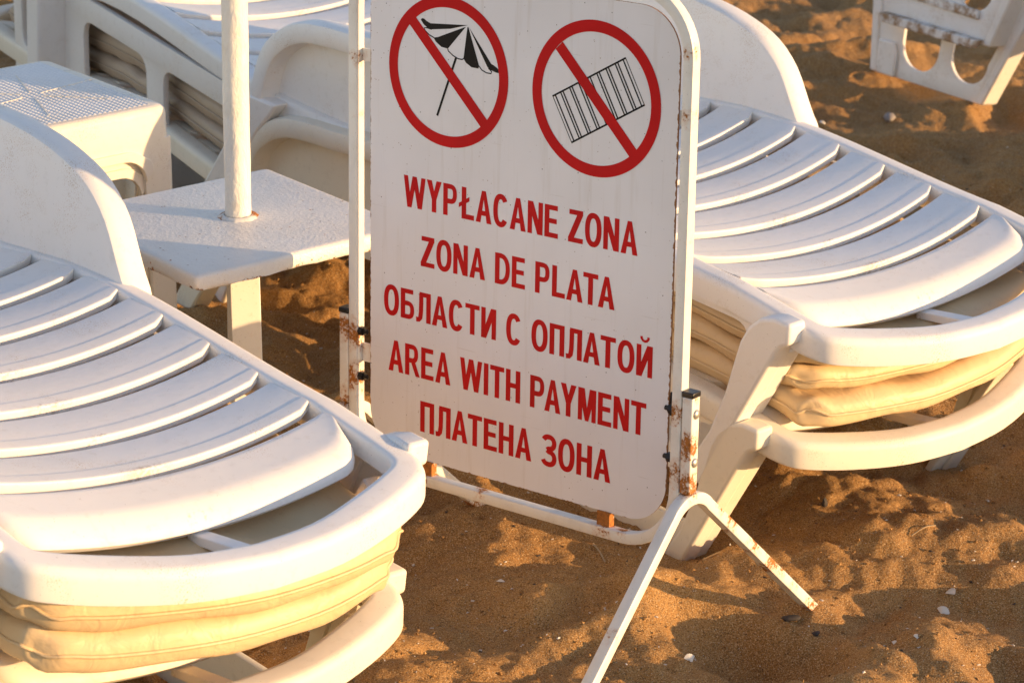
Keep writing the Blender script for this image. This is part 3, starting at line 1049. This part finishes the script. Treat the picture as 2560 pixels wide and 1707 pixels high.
def glyph(ch):
    """returns (advance width, list of ('p'|'r', points, width))"""
    g = []
    R = lambda x0, y0, x1, y1: g.append(('p', [(x0, y0), (x1, y0), (x1, y1), (x0, y1)], 0))
    Pg = lambda pts: g.append(('p', pts, 0))
    Rb = lambda pts, w=S: g.append(('r', pts, w))
    s = S
    if ch == ' ': return 0.24, g
    if ch == 'A' or ch == 'А':
        W = 0.60
        Pg([(0, 0), (s * 1.04, 0), (W / 2 + 0.012, 0.80), (W / 2 + 0.075, 1), (W / 2 - 0.075, 1)][:3] + [(W / 2 + 0.012, 1), (W / 2 - 0.075, 1)])
        Pg([(W, 0), (W - s * 1.04, 0), (W / 2 - 0.012, 0.80), (W / 2 - 0.012, 1), (W / 2 + 0.075, 1)])
        R(0.15, 0.225, W - 0.15, 0.225 + H_)
    elif ch == 'W':
        W = 0.86; q = 0.168
        for (xa, xb, y0) in ((0, 0.225, 0), (0.43, 0.225, 0), (0.43, 0.635, 0), (0.86, 0.635, 0)):
            sg = 1 if xb > xa else -1
            if sg > 0: Pg([(xa + (0 if xa == 0 else -q / 2), 1), (xa + (q if xa == 0 else q / 2), 1), (xb + q / 2, 0), (xb - q / 2, 0)])
            else: Pg([(xa - (q if xa == 0.86 else q / 2), 1), (xa + (0 if xa == 0.86 else q / 2), 1), (xb + q / 2, 0), (xb - q / 2, 0)])
    elif ch == 'Y':
        W = 0.58; m = W / 2
        R(m - s / 2, 0, m + s / 2, 0.44)
        Pg([(0, 1), (s * 1.12, 1), (m + s * 0.42, 0.40), (m - s / 2, 0.40)])
        Pg([(W, 1), (W - s * 1.12, 1), (m - s * 0.42, 0.40), (m + s / 2, 0.40)])
    elif ch in 'PР':
        W = 0.54
        R(0, 0, s, 1)
        Rb([(s * 0.5, 1 - H_ / 2)] + sup(0.27, 0.69, W - s / 2 - 0.27, 0.31 - H_ / 2, 90, -90, 18, 2.6) + [(s * 0.5, 0.38 + H_ / 2)], H_ * 1.02)
    elif ch == 'R':
        W = 0.58
        R(0, 0, s, 1)
        Rb([(s * 0.5, 1 - H_ / 2)] + sup(0.27, 0.705, 0.535 - s / 2 - 0.27, 0.295 - H_ / 2, 90, -90, 18, 2.6) + [(s * 0.5, 0.41 + H_ / 2)], H_ * 1.02)
        Pg([(0.24, 0.43), (0.40, 0.47), (0.60, 0), (0.43, 0)])
    elif ch == 'Ł' or ch == 'L':
        W = 0.50; R(0.02, 0, 0.02 + s, 1); R(0.02, 0, W, H_ * 1.05)
        if ch == 'Ł': Pg([(-0.09, 0.33), (-0.09, 0.47), (0.32, 0.72), (0.32, 0.58)])
    elif ch in 'CС':
        W = 0.57
        Rb(sup(W / 2 + 0.005, 0.5, W / 2 - s / 2, 0.5 - H_ / 2 + 0.01, 38, 322, 40), s * 0.97)
    elif ch in 'OО':
        W = 0.60
        Rb(sup(W / 2, 0.5, W / 2 - s / 2, 0.5 - H_ / 2 + 0.012, 0, 360, 49)[:-1], s * 0.97); g[-1] = ('rc',) + g[-1][1:]
    elif ch == 'N':
        W = 0.56; R(0, 0, s * 0.94, 1); R(W - s * 0.94, 0, W, 1)
        Pg([(0.0, 1), (s * 1.1, 1), (W, 0), (W - s * 1.1, 0)])
    elif ch in 'EЕ':
        W = 0.50; R(0, 0, s, 1); R(0, 1 - H_, W - 0.02, 1); R(0, 0.44, W - 0.05, 0.44 + H_); R(0, 0, W, H_)
    elif ch == 'Z':
        W = 0.54; R(0.03, 1 - H_, W - 0.01, 1); R(0, 0, W, H_)
        Pg([(0, H_ * 0.9), (s * 1.2, H_ * 0.9), (W - 0.01, 1 - H_ * 0.9), (W - 0.01 - s * 1.2, 1 - H_ * 0.9)])
    elif ch == 'D':
        W = 0.57; R(0, 0, s, 1)
        Rb([(s * .5, 1 - H_ / 2), (0.2, 1 - H_ / 2)] + sup(0.2, 0.5, W - s / 2 - 0.2, 0.5 - H_ / 2, 90, -90, 24, 2.3) + [(s * .5, H_ / 2)], H_ * 1.05)
    elif ch in 'TТ':
        W = 0.54; R(0, 1 - H_, W, 1); R(W / 2 - s / 2, 0, W / 2 + s / 2, 1 - H_ * .5)
    elif ch == 'Б':
        W = 0.54; R(0, 0, s, 1); R(0, 1 - H_, W - 0.05, 1)
        Rb([(s * .5, 0.60 - H_ / 2)] + sup(0.26, 0.30, W - s / 2 - 0.26, 0.30 - H_ / 2, 90, -90, 18, 2.6) + [(s * .5, H_ / 2)], H_ * 1.02)
    elif ch == 'Л':
        W = 0.57; R(W - s, 0, W, 1); R(0.13, 1 - H_, W, 1)
        Rb([(0.20, 1 - H_ * .4), (0.198, 0.62), (0.19, 0.32), (0.165, 0.14), (0.11, 0.075), (0.0, 0.068)], s * 0.92)
    elif ch in 'ИЙ':
        W = 0.56; R(0, 0, s * 0.94, 1); R(W - s * 0.94, 0, W, 1)
        Pg([(0.0, 0), (s * 1.1, 0), (W, 1), (W - s * 1.1, 1)])
        if ch == 'Й': Rb([(W / 2 - 0.125, 1.27), (W / 2 - 0.115, 1.20), (W / 2 - 0.06, 1.135), (W / 2, 1.12), (W / 2 + 0.06, 1.135), (W / 2 + 0.115, 1.20), (W / 2 + 0.125, 1.27)], 0.085)
    elif ch == 'П':
        W = 0.54; R(0, 0, s, 1); R(W - s, 0, W, 1); R(0, 1 - H_, W, 1)
    elif ch == 'I':
        W = s; R(0, 0, s, 1)
    elif ch in 'HН':
        W = 0.55; R(0, 0, s, 1); R(W - s, 0, W, 1); R(s * .5, 0.44, W - s * .5, 0.44 + H_)
    elif ch in 'MМ':
        W = 0.66; R(0, 0, s * 0.9, 1); R(W - s * 0.9, 0, W, 1)
        Pg([(0, 1), (s * 1.35, 1), (W / 2 + 0.062, 0), (W / 2 - 0.062, 0)]); Pg([(W, 1), (W - s * 1.35, 1), (W / 2 - 0.062, 0), (W / 2 + 0.062, 0)])
    elif ch == 'З':
        W = 0.53
        Rb(sup(0.255, 0.745, 0.195, 0.255 - H_ / 2 + 0.01, 158, -90, 22, 2.2) + [(0.19, 0.51)], H_ * 1.06)
        Rb([(0.19, 0.51)] + sup(0.255, 0.265, 0.21, 0.265 - H_ / 2 + 0.01, 90, -160, 24, 2.2), H_ * 1.06)
    else:
        W = 0.5
    return W, g


def text_row(txt, u0, u1, base, cap):
    gl = [glyph(c) for c in txt]
    gap = 0.065
    tight = {('A', 'C'): -0.01, ('P', 'Ł'): 0.09, ('L', 'A'): -0.02, ('А', 'Т'): -0.06, ('Т', 'И'): 0, ('P', 'A'): -0.06, ('A', 'Y'): -0.07, ('Л', 'А'): -0.02, ('T', 'A'): -0.06, ('А', 'С'): -0.02, ('A', 'T'): -0.06, ('W', 'Y'): -0.02}
    x = 0; pos = []
    for i, (w, _) in enumerate(gl):
        pos.append(x); x += w
        if i < len(txt) - 1: x += gap + tight.get((txt[i], txt[i + 1]), 0)
    sx = (u1 - u0) / x
    for p, (w, g) in zip(pos, gl):
        if not g: continue
        ink = Ink(-0.00025)
        for kind, pts, wd in g:
            if kind == 'p': ink.poly([(u0 + (p + a) * sx, base + b * cap) for a, b in pts])
            else:
                # build the ribbon in glyph units, then scale
                t = Ink(0); t.ribbon(pts, wd, closed=(kind == 'rc'))
                y = ink.y - 0.00003 * (ink.k % 8); ink.k += 1
                b0 = len(ink.v)
                ink.v += [(u0 + (p + a) * sx, y, base + c * cap) for a, _, c in t.v]
                ink.f += [[b0 + q for q in fc] for fc in t.f]
        ink.done('letter', M['red'], sheet)


text_row('WYPŁACANE ZONA', -0.2130, 0.2850, -0.2485, 0.0560)
text_row('ZONA DE PLATA', -0.1740, 0.2420, -0.3495, 0.0545)
text_row('ОБЛАСТИ С ОПЛАТОЙ', -0.2576, 0.3215, -0.4515, 0.0545)
text_row('AREA WITH PAYMENT', -0.2465, 0.3120, -0.5545, 0.0575)
text_row('ПЛАТЕНА ЗОНА', -0.1730, 0.2430, -0.6535, 0.0570)

# pictograms
um = Ink(-0.0002)
apex = (-0.0752, 0.0868)
for pts in ([(-0.1770, 0.0830), (-0.1745, 0.0862), (-0.1700, 0.0860), (-0.1640, 0.0825), (-0.1556, 0.0797), apex, (-0.1120, 0.0760), (-0.1529, 0.0697), (-0.1610, 0.0708), (-0.1700, 0.0755)],
            [(-0.0775, 0.0842), (-0.1394, 0.0583), (-0.1490, 0.0562), (-0.1440, 0.0500), (-0.1320, 0.0425), (-0.1175, 0.0413), (-0.0790, 0.0835)],
            [(-0.0757, 0.0835), (-0.0835, 0.0292), (-0.0780, 0.0225), (-0.0660, 0.0165), (-0.0512, 0.0163), (-0.0498, 0.0210), (-0.0735, 0.0835)],
            [apex, (-0.0240, 0.0280), (-0.0190, 0.0265), (-0.0100, 0.0220), (-0.0055, 0.0165), (-0.0060, 0.0143), (-0.0140, 0.0148), (-0.0250, 0.0175), (-0.0320, 0.0215), (-0.0722, 0.0835)]):
    um.poly(pts)
um.ribbon([(-0.1529, 0.0697), (-0.1640, 0.0712), (-0.1695, 0.0700), (-0.1670, 0.0655), (-0.1580, 0.0595), (-0.1478, 0.0562)], 0.0020)
um.ribbon([(-0.1175, 0.0413), (-0.1165, 0.0375), (-0.1060, 0.0310), (-0.0950, 0.0272), (-0.0860, 0.0270), (-0.0832, 0.0292)], 0.0020)
um.ribbon([(-0.0500, 0.0210), (-0.0440, 0.0150), (-0.0340, 0.0115), (-0.0240, 0.0115), (-0.0228, 0.0150), (-0.0300, 0.0200)], 0.0020)
um.ribbon([(-0.0990, 0.0295), (-0.1395, -0.0773)], 0.0044)
um.done('umbrella_pictogram', M['black'], sheet)
mt = Ink(-0.0002)
TL, TR, BR, BL = [np.array(p) for p in ((0.1056, -0.0078), (0.2502, 0.0755), (0.2898, 0.0042), (0.1462, -0.0798))]
mt.ribbon([TL, TR, BR, BL], 0.0034, closed=True)
for i in range(0, 9):
    for d in (-0.0027, 0.0027):
        if i == 0: dd = 0.0058
        elif i == 8: dd = -0.0058
        else: dd = d
        L = np.linalg.norm(TR - TL); t = i / 8 + dd / L
        mt.ribbon([TL + (TR - TL) * t, BL + (BR - BL) * t], 0.0026)
mt.done('mat_pictogram', M['black'], sheet)
for cx, cz, bar in ((-0.117, 0.001, ((-0.1955, 0.0803), (-0.0360, -0.0777))), (0.193, 0.0, ((0.1168, 0.0785), (0.2718, -0.0801)))):
    ring = Ink(-0.00055)
    ring.ribbon(list(bar), 0.0197)
    ring.ribbon([(cx + 0.120 * math.cos(a), cz + 0.120 * math.sin(a)) for a in np.linspace(0, 2 * PI, 97)[:-1]], 0.0195, closed=True)
    ring.done('prohibition_ring', M['red'], sheet)

# ------------------------------------------------------------------ umbrella table and pole
TC = Vector((-0.517, 4.965, 0.58))
TQ = [Vector(p) - Vector(TC[:2]) for p in ((-0.552, 4.633), (-0.187, 4.921), (-0.482, 5.297), (-0.846, 5.007))]
table = empty('umbrella_table', (TC.x, TC.y, 0), None, 'small white painted square table with chipped rusty edges, beside the sign', 'table')


def table_top():
    v, f = [], []
    def ring(inset, z, wob=0.0):
        b = len(v)
        pts = []
        n = 4
        for i in range(4):
            p, q, r_ = TQ[i - 1], TQ[i], TQ[(i + 1) % 4]
            c = Vector((0, 0))
            corner = q + (c - q).normalized() * inset * 1.41
            e0 = (p - q).normalized(); e1 = (r_ - q).normalized()
            rad = 0.012
            A = corner + e0 * rad; B = corner + e1 * rad
            for t in np.linspace(0, 1, 6):
                w = A * (1 - t) ** 2 + corner * 2 * t * (1 - t) + B * t * t
                pts.append(w)
            nxt = r_ + (c - r_).normalized() * inset * 1.41 + (q - r_).normalized() * rad
            for t in np.linspace(0, 1, 26)[1:-1]:
                pts.append(B * (1 - t) + nxt * t)
        for i, w in enumerate(pts):
            k = wob * (0.6 * math.sin(i * 0.9) + 0.8 * math.sin(i * 0.37 + 1) + random.uniform(-0.8, 0.8))
            v.append((w.x, w.y, z + k))
        return b, len(pts)
    spec = [(0.013, 0.0, 0), (0.006, -0.0008, 0), (0.002, -0.003, 0), (0.0, -0.008, 0.0003), (0.0, -0.022, 0.0006), (0.001, -0.0285, 0.0016), (0.006, -0.0315, 0.0012), (0.03, -0.0315, 0)]
    rings = [ring(*s) for s in spec]
    n = rings[0][1]
    for (a, _), (b, _) in zip(rings[:-1], rings[1:]):
        for i in range(n):
            f.append([a + i, a + (i + 1) % n, b + (i + 1) % n, b + i])
    f.append([rings[0][0] + i for i in range(n)])
    f.append([rings[-1][0] + i for i in range(n)][::-1])
    o = mesh_obj('tabletop', v, f, M['table'], table, angle=50)
    o.location = (0, 0, TC.z)
    return o


table_top()
M['post'] = rusty_paint('post_paint', [(0.015, -0.02, 0.50, 0.03), (0.02, 0.0, 0.40, 0.02)], base=(0.80, 0.76, 0.68), gen=0.72, specks=0.8)
PR = Matrix.Rotation(0.30, 3, 'Z')
box('post', (0.014, -0.005, 0.22), (0.0575, 0.03, 0.645), M['post'], table, 0.002, PR)
box('crossbar', (0.0, 0.05, 0.535), (0.42, 0.03, 0.024), M['post'], table, 0.002, Matrix.Rotation(0.6, 3, 'Z'))
# raised weld collar round the pole
cv, cf = [], []
pc = Vector((-0.510, 4.976))
for i in range(40):
    a = 2 * PI * i / 40
    w = random.uniform(-0.0015, 0.002)
    for rr, zz in ((0.0255, 0.0045), (0.0285, 0.0060 + w * .5), (0.0335 + w, 0.0035), (0.0385 + 2 * w, -0.001)):
        cv.append((pc.x - TC.x + rr * math.cos(a), pc.y - TC.y + rr * math.sin(a), zz))
for i in range(40):
    for q in range(3):
        j = (i + 1) % 40
        cf.append([i * 4 + q, i * 4 + q + 1, j * 4 + q + 1, j * 4 + q])
M['collar'] = rusty_paint('collar_paint', [(0.042, 0.02, 0.0, 0.04), (-0.03, -0.01, 0.0, 0.025), (-0.025, 0.02, 0.0, 0.02)], gen=0.70)
col = mesh_obj('collar', cv, cf, M['collar'], table, angle=80)
col.location = (0, 0, TC.z)


def pole():
    m, nt, b = new_mat('lumpy_white_pole_paint')
    h = NT(nt); co = h.coord()
    c = h.mix(h.ramp(h.noise(co, 20, 4, 0.65), 0.5, 0.8, 0, 0.5), (0.79, 0.755, 0.68), (0.62, 0.52, 0.38))
    h.l(c, b.inputs['Base Color']); b.inputs['Roughness'].default_value = 0.45
    mp = h.n('ShaderNodeMapping'); mp.inputs['Scale'].default_value = (1.6, 1.6, 0.7); h.l(co, mp.inputs['Vector'])
    h.l(h.bump(h.math('ADD', h.noise(mp.outputs[0], 60, 4, 0.6, 0.5), h.math('MULTIPLY', h.noise(co, 16, 2), 0.8)), 0.6, 0.005), b.inputs['Normal'])
    v, f = [], []
    K = 28
    for k in range(60):
        z = -0.35 + 2.1 * k / 59
        lean = 0.016 * (z - 0.58 + 0.0)
        for i in range(K):
            a = 2 * PI * i / K
            r = 0.0243 + 0.0004 * math.sin(5 * a + z * 21) + 0.0004 * math.sin(z * 57 + 2 * a)
            v.append((lean + r * math.cos(a), r * math.sin(a), z))
    for k in range(59):
        for i in range(K):
            f.append([k * K + i, k * K + (i + 1) % K, (k + 1) * K + (i + 1) % K, (k + 1) * K + i])
    f.append(list(range(K))[::-1]); f.append([59 * K + i for i in range(K)])
    o = mesh_obj('umbrella_pole', v, f, m, None, angle=60)
    o.location = (pc.x, pc.y, 0)
    tag(o, 'round white painted pole rising through the square table', 'pole')


pole()

# ------------------------------------------------------------------ stacked plastic side tables, far left
G_T = 'white plastic side tables stacked at the back left'


def stool(label, o_loc, R, mat, topmat):
    root = empty('side_table', o_loc, R, label, 'side table', G_T)
    LX, LY = 0.363, 0.480           # local box: x right, y back; origin = right front corner on the ground
    Hh = 0.62
    # top slab
    v, f = [], []
    def ring(ins, z, k=6, r=0.022):
        pts = []
        for cx, cy, a0 in ((-r - ins, LY - r - ins, 0), (-LX + r + ins, LY - r - ins, 90), (-LX + r + ins, r + ins, 180), (-r - ins, r + ins, 270)):
            for i in range(k + 1):
                a = math.radians(a0 + 90 * i / k)
                pts.append((cx + r * math.cos(a), cy + r * math.sin(a), z))
        return pts
    rings = [ring(0.016, Hh), ring(0.006, Hh - 0.002), ring(0.001, Hh - 0.007), ring(-0.001, Hh - 0.016), ring(-0.0018, Hh - 0.07), ring(0.012, Hh - 0.07)]
    n = len(rings[0])
    for r_ in rings: v += r_
    for a in range(len(rings) - 1):
        for i in range(n):
            f.append([a * n + i, a * n + (i + 1) % n, (a + 1) * n + (i + 1) % n, (a + 1) * n + i])
    f.append(list(range(n)))
    f.append([(len(rings) - 1) * n + i for i in range(n)][::-1])
    mesh_obj('top', v, f, mat, root, angle=60)
    # non-slip field with its star of ridges
    gx_ = np.arange(-LX + 0.024, -0.029, 0.0058); gy_ = np.arange(0.020, LY - 0.023, 0.0058)
    gv = [(x, y, Hh + 0.0002 + 0.0026 * ((i % 2) * (j % 2) + 0.25 * ((i + j) % 2))) for j, y in enumerate(gy_) for i, x in enumerate(gx_)]
    nx_ = len(gx_)
    gf = [[j * nx_ + i, j * nx_ + i + 1, (j + 1) * nx_ + i + 1, (j + 1) * nx_ + i] for j in range(len(gy_) - 1) for i in range(nx_ - 1)]
    mesh_obj('grip_field', gv, gf, topmat, root, smooth=False)
    cx, cy = -LX / 2, LY / 2 - 0.01
    for a in np.linspace(0, 2 * PI, 7)[:-1]:
        d = Vector((math.cos(a + .2), math.sin(a + .2)))
        L = 0.165
        p0 = Vector((cx, cy)) + d * 0.025; p1 = Vector((cx, cy)) + d * L
        nrm = Vector((-d.y, d.x)) * 0.0011
        prism('ridge', [tuple(p0 - nrm), tuple(p1 - nrm), tuple(p1 + nrm), tuple(p0 + nrm)], Hh, Hh + 0.0026, mat, root, axis='z')
    # side walls with an arched opening running down into the legs
    def wall(L):
        lt = 0.062; zt = Hh - 0.102
        pts = [(0.006, 0.0), (0.052, 0.0), (lt, zt - 0.05)]
        for a in np.linspace(180, 90, 7): pts.append((lt + 0.05 + 0.05 * math.cos(math.radians(a)), zt - 0.05 + 0.05 * math.sin(math.radians(a))))
        for a in np.linspace(90, 0, 7): pts.append((L - lt - 0.05 + 0.05 * math.cos(math.radians(a)), zt - 0.05 + 0.05 * math.sin(math.radians(a))))
        pts += [(L - lt, zt - 0.05), (L - 0.052, 0), (L - 0.006, 0.0), (L - 0.002, Hh - 0.066), (0.002, Hh - 0.066)]
        return pts
    def lip(L):
        w = wall(L); arch = w[2:-5]
        ins = [(a, b) for a, b in arch]
        out = [(a + (-0.018 if a < L / 2 else 0.018) * (1 if b < Hh - 0.117 else 0.5), b + 0.020 * (1 if b > Hh - 0.153 else 0)) for a, b in arch]
        return ins + out[::-1]
    prism('front_wall', [(-LX + a, b) for a, b in wall(LX)], -0.0015, 0.010, mat, root, axis='y', bev=0.003)
    prism('back_wall', [(-LX + a, b) for a, b in wall(LX)], LY - 0.008, LY + 0.003, mat, root, axis='y', bev=0.003)
    for x0 in (-0.008, -LX - 0.003):
        prism('side_wall', wall(LY), x0, x0 + 0.012, mat, root, axis='x', bev=0.003)
    prism('arch_rim', [(-LX + a, b) for a, b in lip(LX)], -0.007, -0.0018, mat, root, axis='y', bev=0.002)
    return root


ST_R = rot(0.686)
ST_Z = 0.11
ST = Vector((-0.768 * 0.907, 6.058 * 0.907, 0.034))
stool('upper white plastic side table with grid textured top, behind the near left armrest', ST, ST_R, M['plastic_old'], M['stool_top'])
stool('lower plastic side table nested under the grid topped one at the back left', ST + Vector((0.0, 0.0, -0.007)) + ST_R @ Vector((-0.010, 0.0130, 0)), ST_R @ Matrix.Scale(0.945, 3), M['plastic_old'], M['stool_top'])

# ------------------------------------------------------------------ upturned plastic furniture, top right
def panel_holes(w0, w1, h, ho):
    """trapezoid plate with two openings rounded at the bottom; x right, z up"""
    outer = [(0.0, 0.0), (w0, 0.0), (w1, h), (w0 - w1, h)]
    return outer


def rack(label, loc, R, W, Hh, flare, holes, ledge):
    root = empty('plastic_rack', loc, R, label, 'beach furniture')
    outer = [(0, 0), (W, 0), (W + flare, Hh), (-0.05, Hh)]
    hp = []
    for (x0, x1, zb, zt, lean) in holes:
        pts = []
        r = (x1 - x0) / 2
        for a in np.linspace(180, 360, 15):
            pts.append((x0 + r + r * math.cos(math.radians(a)), zb + r * 0.9 + r * 0.9 * math.sin(math.radians(a))))
        pts += [(x1 + lean, zt), (x0 + lean * 0.25, zt)]
        hp.append(pts)
    o = plate_with_holes('pierced_panel', [(a, b) for a, b in outer], hp, -0.006, 0.006, M['plastic'], root, 0.003)
    for vv in o.data.vertices:            # plate is built in y-z, turn it into x-z
        a, b, c = vv.co
        vv.co = (b, -a, c)
    # thick folded sides
    for (a0, a1, dx) in (((0, 0), (-0.05, Hh), -1), ((W, 0), (W + flare, Hh), 1)):
        w = 0.032
        poly = [(a0[0] - (w if dx < 0 else 0), a0[1]), (a0[0] + (w if dx > 0 else 0), a0[1]), (a1[0] + (w if dx > 0 else 0), a1[1]), (a1[0] - (w if dx < 0 else 0), a1[1])]
        prism('side_flange', poly, -0.012, 0.050, M['plastic'], root, axis='y', bev=0.006)
    if ledge:
        prism('ledge', [(0.03, -0.012), (W - 0.02, -0.012), (W, 0.016), (0.02, 0.016)], -0.042, -0.0065, M['dirty'], root, axis='y', bev=0.004)
        prism('ledge_lip', [(0.05, 0.075), (W - 0.03, 0.068), (W - 0.03, 0.095), (0.05, 0.105)], -0.016, -0.0065, M['dirty'], root, axis='y', bev=0.003)
    else:
        prism('foot_block', [(0.0, 0.0), (0.085, 0.0), (0.085, 0.075), (0.07, 0.105), (0.0, 0.105)], -0.02, -0.0065, M['plastic'], root, axis='y', bev=0.008)
    return root


md, nt_, b_ = new_mat('dirty_white_plastic')
h_ = NT(nt_); co_ = h_.coord()
h_.l(h_.mix(h_.ramp(h_.noise(co_, 26, 4, 0.7), 0.42, 0.6), (0.74, 0.72, 0.69), (0.30, 0.18, 0.09)), b_.inputs['Base Color'])
b_.inputs['Roughness'].default_value = 0.6
M['dirty'] = md
RK = rot(math.atan2(-0.832, 0.554))
RP = Vector((1.105, 8.30, -0.008)) + RK @ Vector((0.022, 0, 0))
LEAN = RK @ Matrix.Rotation(-0.10, 3, 'X')
rack('lower white plastic piece with two round-bottomed openings, standing in the sand at top right', RP, LEAN, 0.435, 0.46, 0.23,
     [(0.095, 0.255, 0.040, 0.32, 0.02), (0.308, 0.465, 0.048, 0.32, 0.10)], False)
rack('upper dirt-streaked white plastic piece resting on the lower one at top right', RP + LEAN @ Vector((0.048, -0.05, 0.185)), LEAN, 0.440, 0.34, 0.13,
     [(0.115, 0.240, 0.080, 0.28, 0.02), (0.300, 0.450, 0.088, 0.28, 0.08)], True)

# ------------------------------------------------------------------ shells, pebbles, straws lying on the sand
def lump(name, x, y, s, mat, label, cat, flat=0.5, seed=0, sink=0.2):
    r = random.Random(seed)
    bm = bmesh.new()
    bmesh.ops.create_icosphere(bm, subdivisions=2, radius=1.0)
    a, b = r.uniform(0, 6), r.uniform(0, 6)
    for v in bm.verts:
        k = 1 + 0.16 * math.sin(3 * v.co.x + a) + 0.14 * math.sin(4 * v.co.y + b) + r.uniform(-0.04, 0.04)
        v.co *= k
    bmesh.ops.scale(bm, vec=(s[0], s[1], s[2]), verts=bm.verts[:])
    bmesh.ops.rotate(bm, cent=(0, 0, 0), matrix=Matrix.Rotation(r.uniform(0, 6), 3, 'Z') @ Matrix.Rotation(r.uniform(-.4, .4), 3, 'X'), verts=bm.verts[:])
    o = bm_obj(name, bm, mat, None, angle=60)
    o.location = (x, y, ground(x, y) + s[2] * (1 - sink) * 0.6)
    if label: tag(o, label, cat)
    return o


def shell(x, y, s, label, seed, tilt=0.5):
    """half cockle shell: a ribbed cap"""
    bm = bmesh.new()
    n, m = 18, 6
    rows = []
    for j in range(m + 1):
        row = []
        for i in range(n + 1):
            a = -1.15 + 2.3 * i / n
            rr = (j / m)
            rib = 1 + 0.03 * math.cos(i * PI)
            px = math.sin(a) * rr * rib; py = math.cos(a) * rr * rib
            pz = 0.45 * math.sin(PI * 0.5 * (1 - rr * 0.9)) * (1 - 0.5 * (a / 1.15) ** 2 * rr)
            row.append(bm.verts.new((px * s, (py - 0.5) * s * 1.15, pz * s)))
        rows.append(row)
    for j in range(m):
        for i in range(n):
            try: bm.faces.new((rows[j][i], rows[j][i + 1], rows[j + 1][i + 1], rows[j + 1][i]))
            except ValueError: pass
    bmesh.ops.remove_doubles(bm, verts=bm.verts[:], dist=1e-6)
    bmesh.ops.solidify(bm, geom=bm.faces[:], thickness=s * 0.06)
    r = random.Random(seed)
    o = bm_obj('shell', bm, M['shell'], None, angle=70)
    o.location = (x, y, ground(x, y) + s * 0.12)
    o.rotation_euler = (tilt, r.uniform(-.3, .3), r.uniform(0, 6))
    tag(o, label, 'shell', 'shells scattered on the sand')
    return o


shell(0.812, 4.700, 0.0165, 'big white shell at the far right of the front sand', 1, 0.7)
shell(0.790, 4.640, 0.0145, 'sandy shell half buried just below the big white one at the right', 2, 0.9)
shell(-0.020, 4.675, 0.0100, 'small white shell alone in the shade below the board', 3, 0.3)
shell(0.308, 4.391, 0.0135, 'pale blue-grey shell between the two feet of the sign stand', 4, 1.0)
shell(0.672, 4.435, 0.0075, 'tiny shell, left one of the pair near the bottom right corner', 5, 0.5)
shell(0.703, 4.392, 0.0080, 'tiny shell, right one of the pair near the bottom right corner', 6, 0.4)
lump('pebble', 1.100, 7.878, (0.020, 0.016, 0.013), M['pebble'], 'dark grey pebble on the bare sand below the plastic pieces at top right', 'pebble', seed=3)
lump('pebble', 0.897, 7.826, (0.012, 0.010, 0.009), M['shell'], 'small whitish pebble on shaded sand right of the far armrest', 'pebble', seed=4)
lump('pebble', 0.540, 4.490, (0.009, 0.006, 0.005), M['debris'], 'flat dark pebble in front of the rear foot of the stand', 'pebble', seed=5)
lump('pebble', 0.500, 4.535, (0.017, 0.009, 0.006), M['debris'], 'elongated dark stone at the tip of the rear foot of the stand', 'pebble', seed=6)
lump('pebble', 0.610, 5.020, (0.011, 0.006, 0.010), M['debris'], 'black chip on the dark sand under the right stack', 'pebble', seed=7)


def straw(x, y, L, ang, label, w=0.0035):
    z = ground(x, y)
    d = Vector((math.cos(ang), math.sin(ang), 0))
    a = Vector((x, y, 0)) - d * L / 2; b = Vector((x, y, 0)) + d * L / 2
    za, zb = ground(a.x, a.y), ground(b.x, b.y)
    mid = max(z, (za + zb) / 2) + 0.006
    pts = [(a.x, a.y, za + 0.004), (x + .002, y, mid), (b.x, b.y, zb + 0.006)]
    pts = catmull(pts, 4)
    v, f = tube_path(pts, sqprof(w, w * 0.6, w * 0.2), False, (0, 0, 1))
    o = mesh_obj('straw', v, f, M['straw'], None)
    tag(o, label, 'straw', 'bits of straw on the sand')


straw(0.400, 4.850, 0.085, 0.45, 'pale split straw beside the stack leg behind the sign foot', 0.006)
straw(0.165, 4.850, 0.05, 2.0, 'short straw lying under the lower edge of the board')
straw(0.78, 4.86, 0.06, 0.6, 'thin straw right of the stand under the right stack')

# fine shell grit nobody could count
def grit(name, mat, n, seed, mean, label, flat):
    r = np.random.default_rng(seed)
    v, f = [], []
    xs = r.uniform(-1.1, 1.9, n); ys = 3.95 + 3.6 * r.uniform(0, 1, n) ** 1.5
    zs = sand_h(xs, ys)
    for x, y, z in zip(xs, ys, zs):
        s = min(0.0048, mean * (0.55 + r.exponential(0.6)))
        R = Matrix.Rotation(r.uniform(0, 6), 3, 'Z') @ Matrix.Rotation(r.uniform(-0.9, 0.9), 3, 'X')
        b = len(v)
        a = r.uniform(0.35, 1.0)
        for p in ((-s, -s * .6 * a, 0), (s, -s * .5 * a, 0), (s * .8, s * .7 * a, 0), (-s * .7, s * .6 * a, 0), (0, 0, s * flat)):
            q = R @ Vector(p); v.append((x + q.x, y + q.y, z + q.z + s * 0.4))
        f += [[b, b + 1, b + 4], [b + 1, b + 2, b + 4], [b + 2, b + 3, b + 4], [b + 3, b, b + 4], [b + 3, b + 2, b + 1, b]]
    o = mesh_obj(name, v, f, mat, None, smooth=False)
    tag(o, label, name.replace('_', ' '), kind='stuff')
    return o


grit('shell_grit', M['shell'], 2600, 3, 0.0017, 'fine broken shell grit strewn over the sand', 0.6)
grit('dark_grit', M['debris'], 1500, 4, 0.0018, 'small dark chips and bits of dry weed strewn over the sand', 0.5)
grit('sand_crumbs', M['sand'], 5000, 8, 0.0034, 'loose crumbs of damp sand lying on the sand', 1.0)
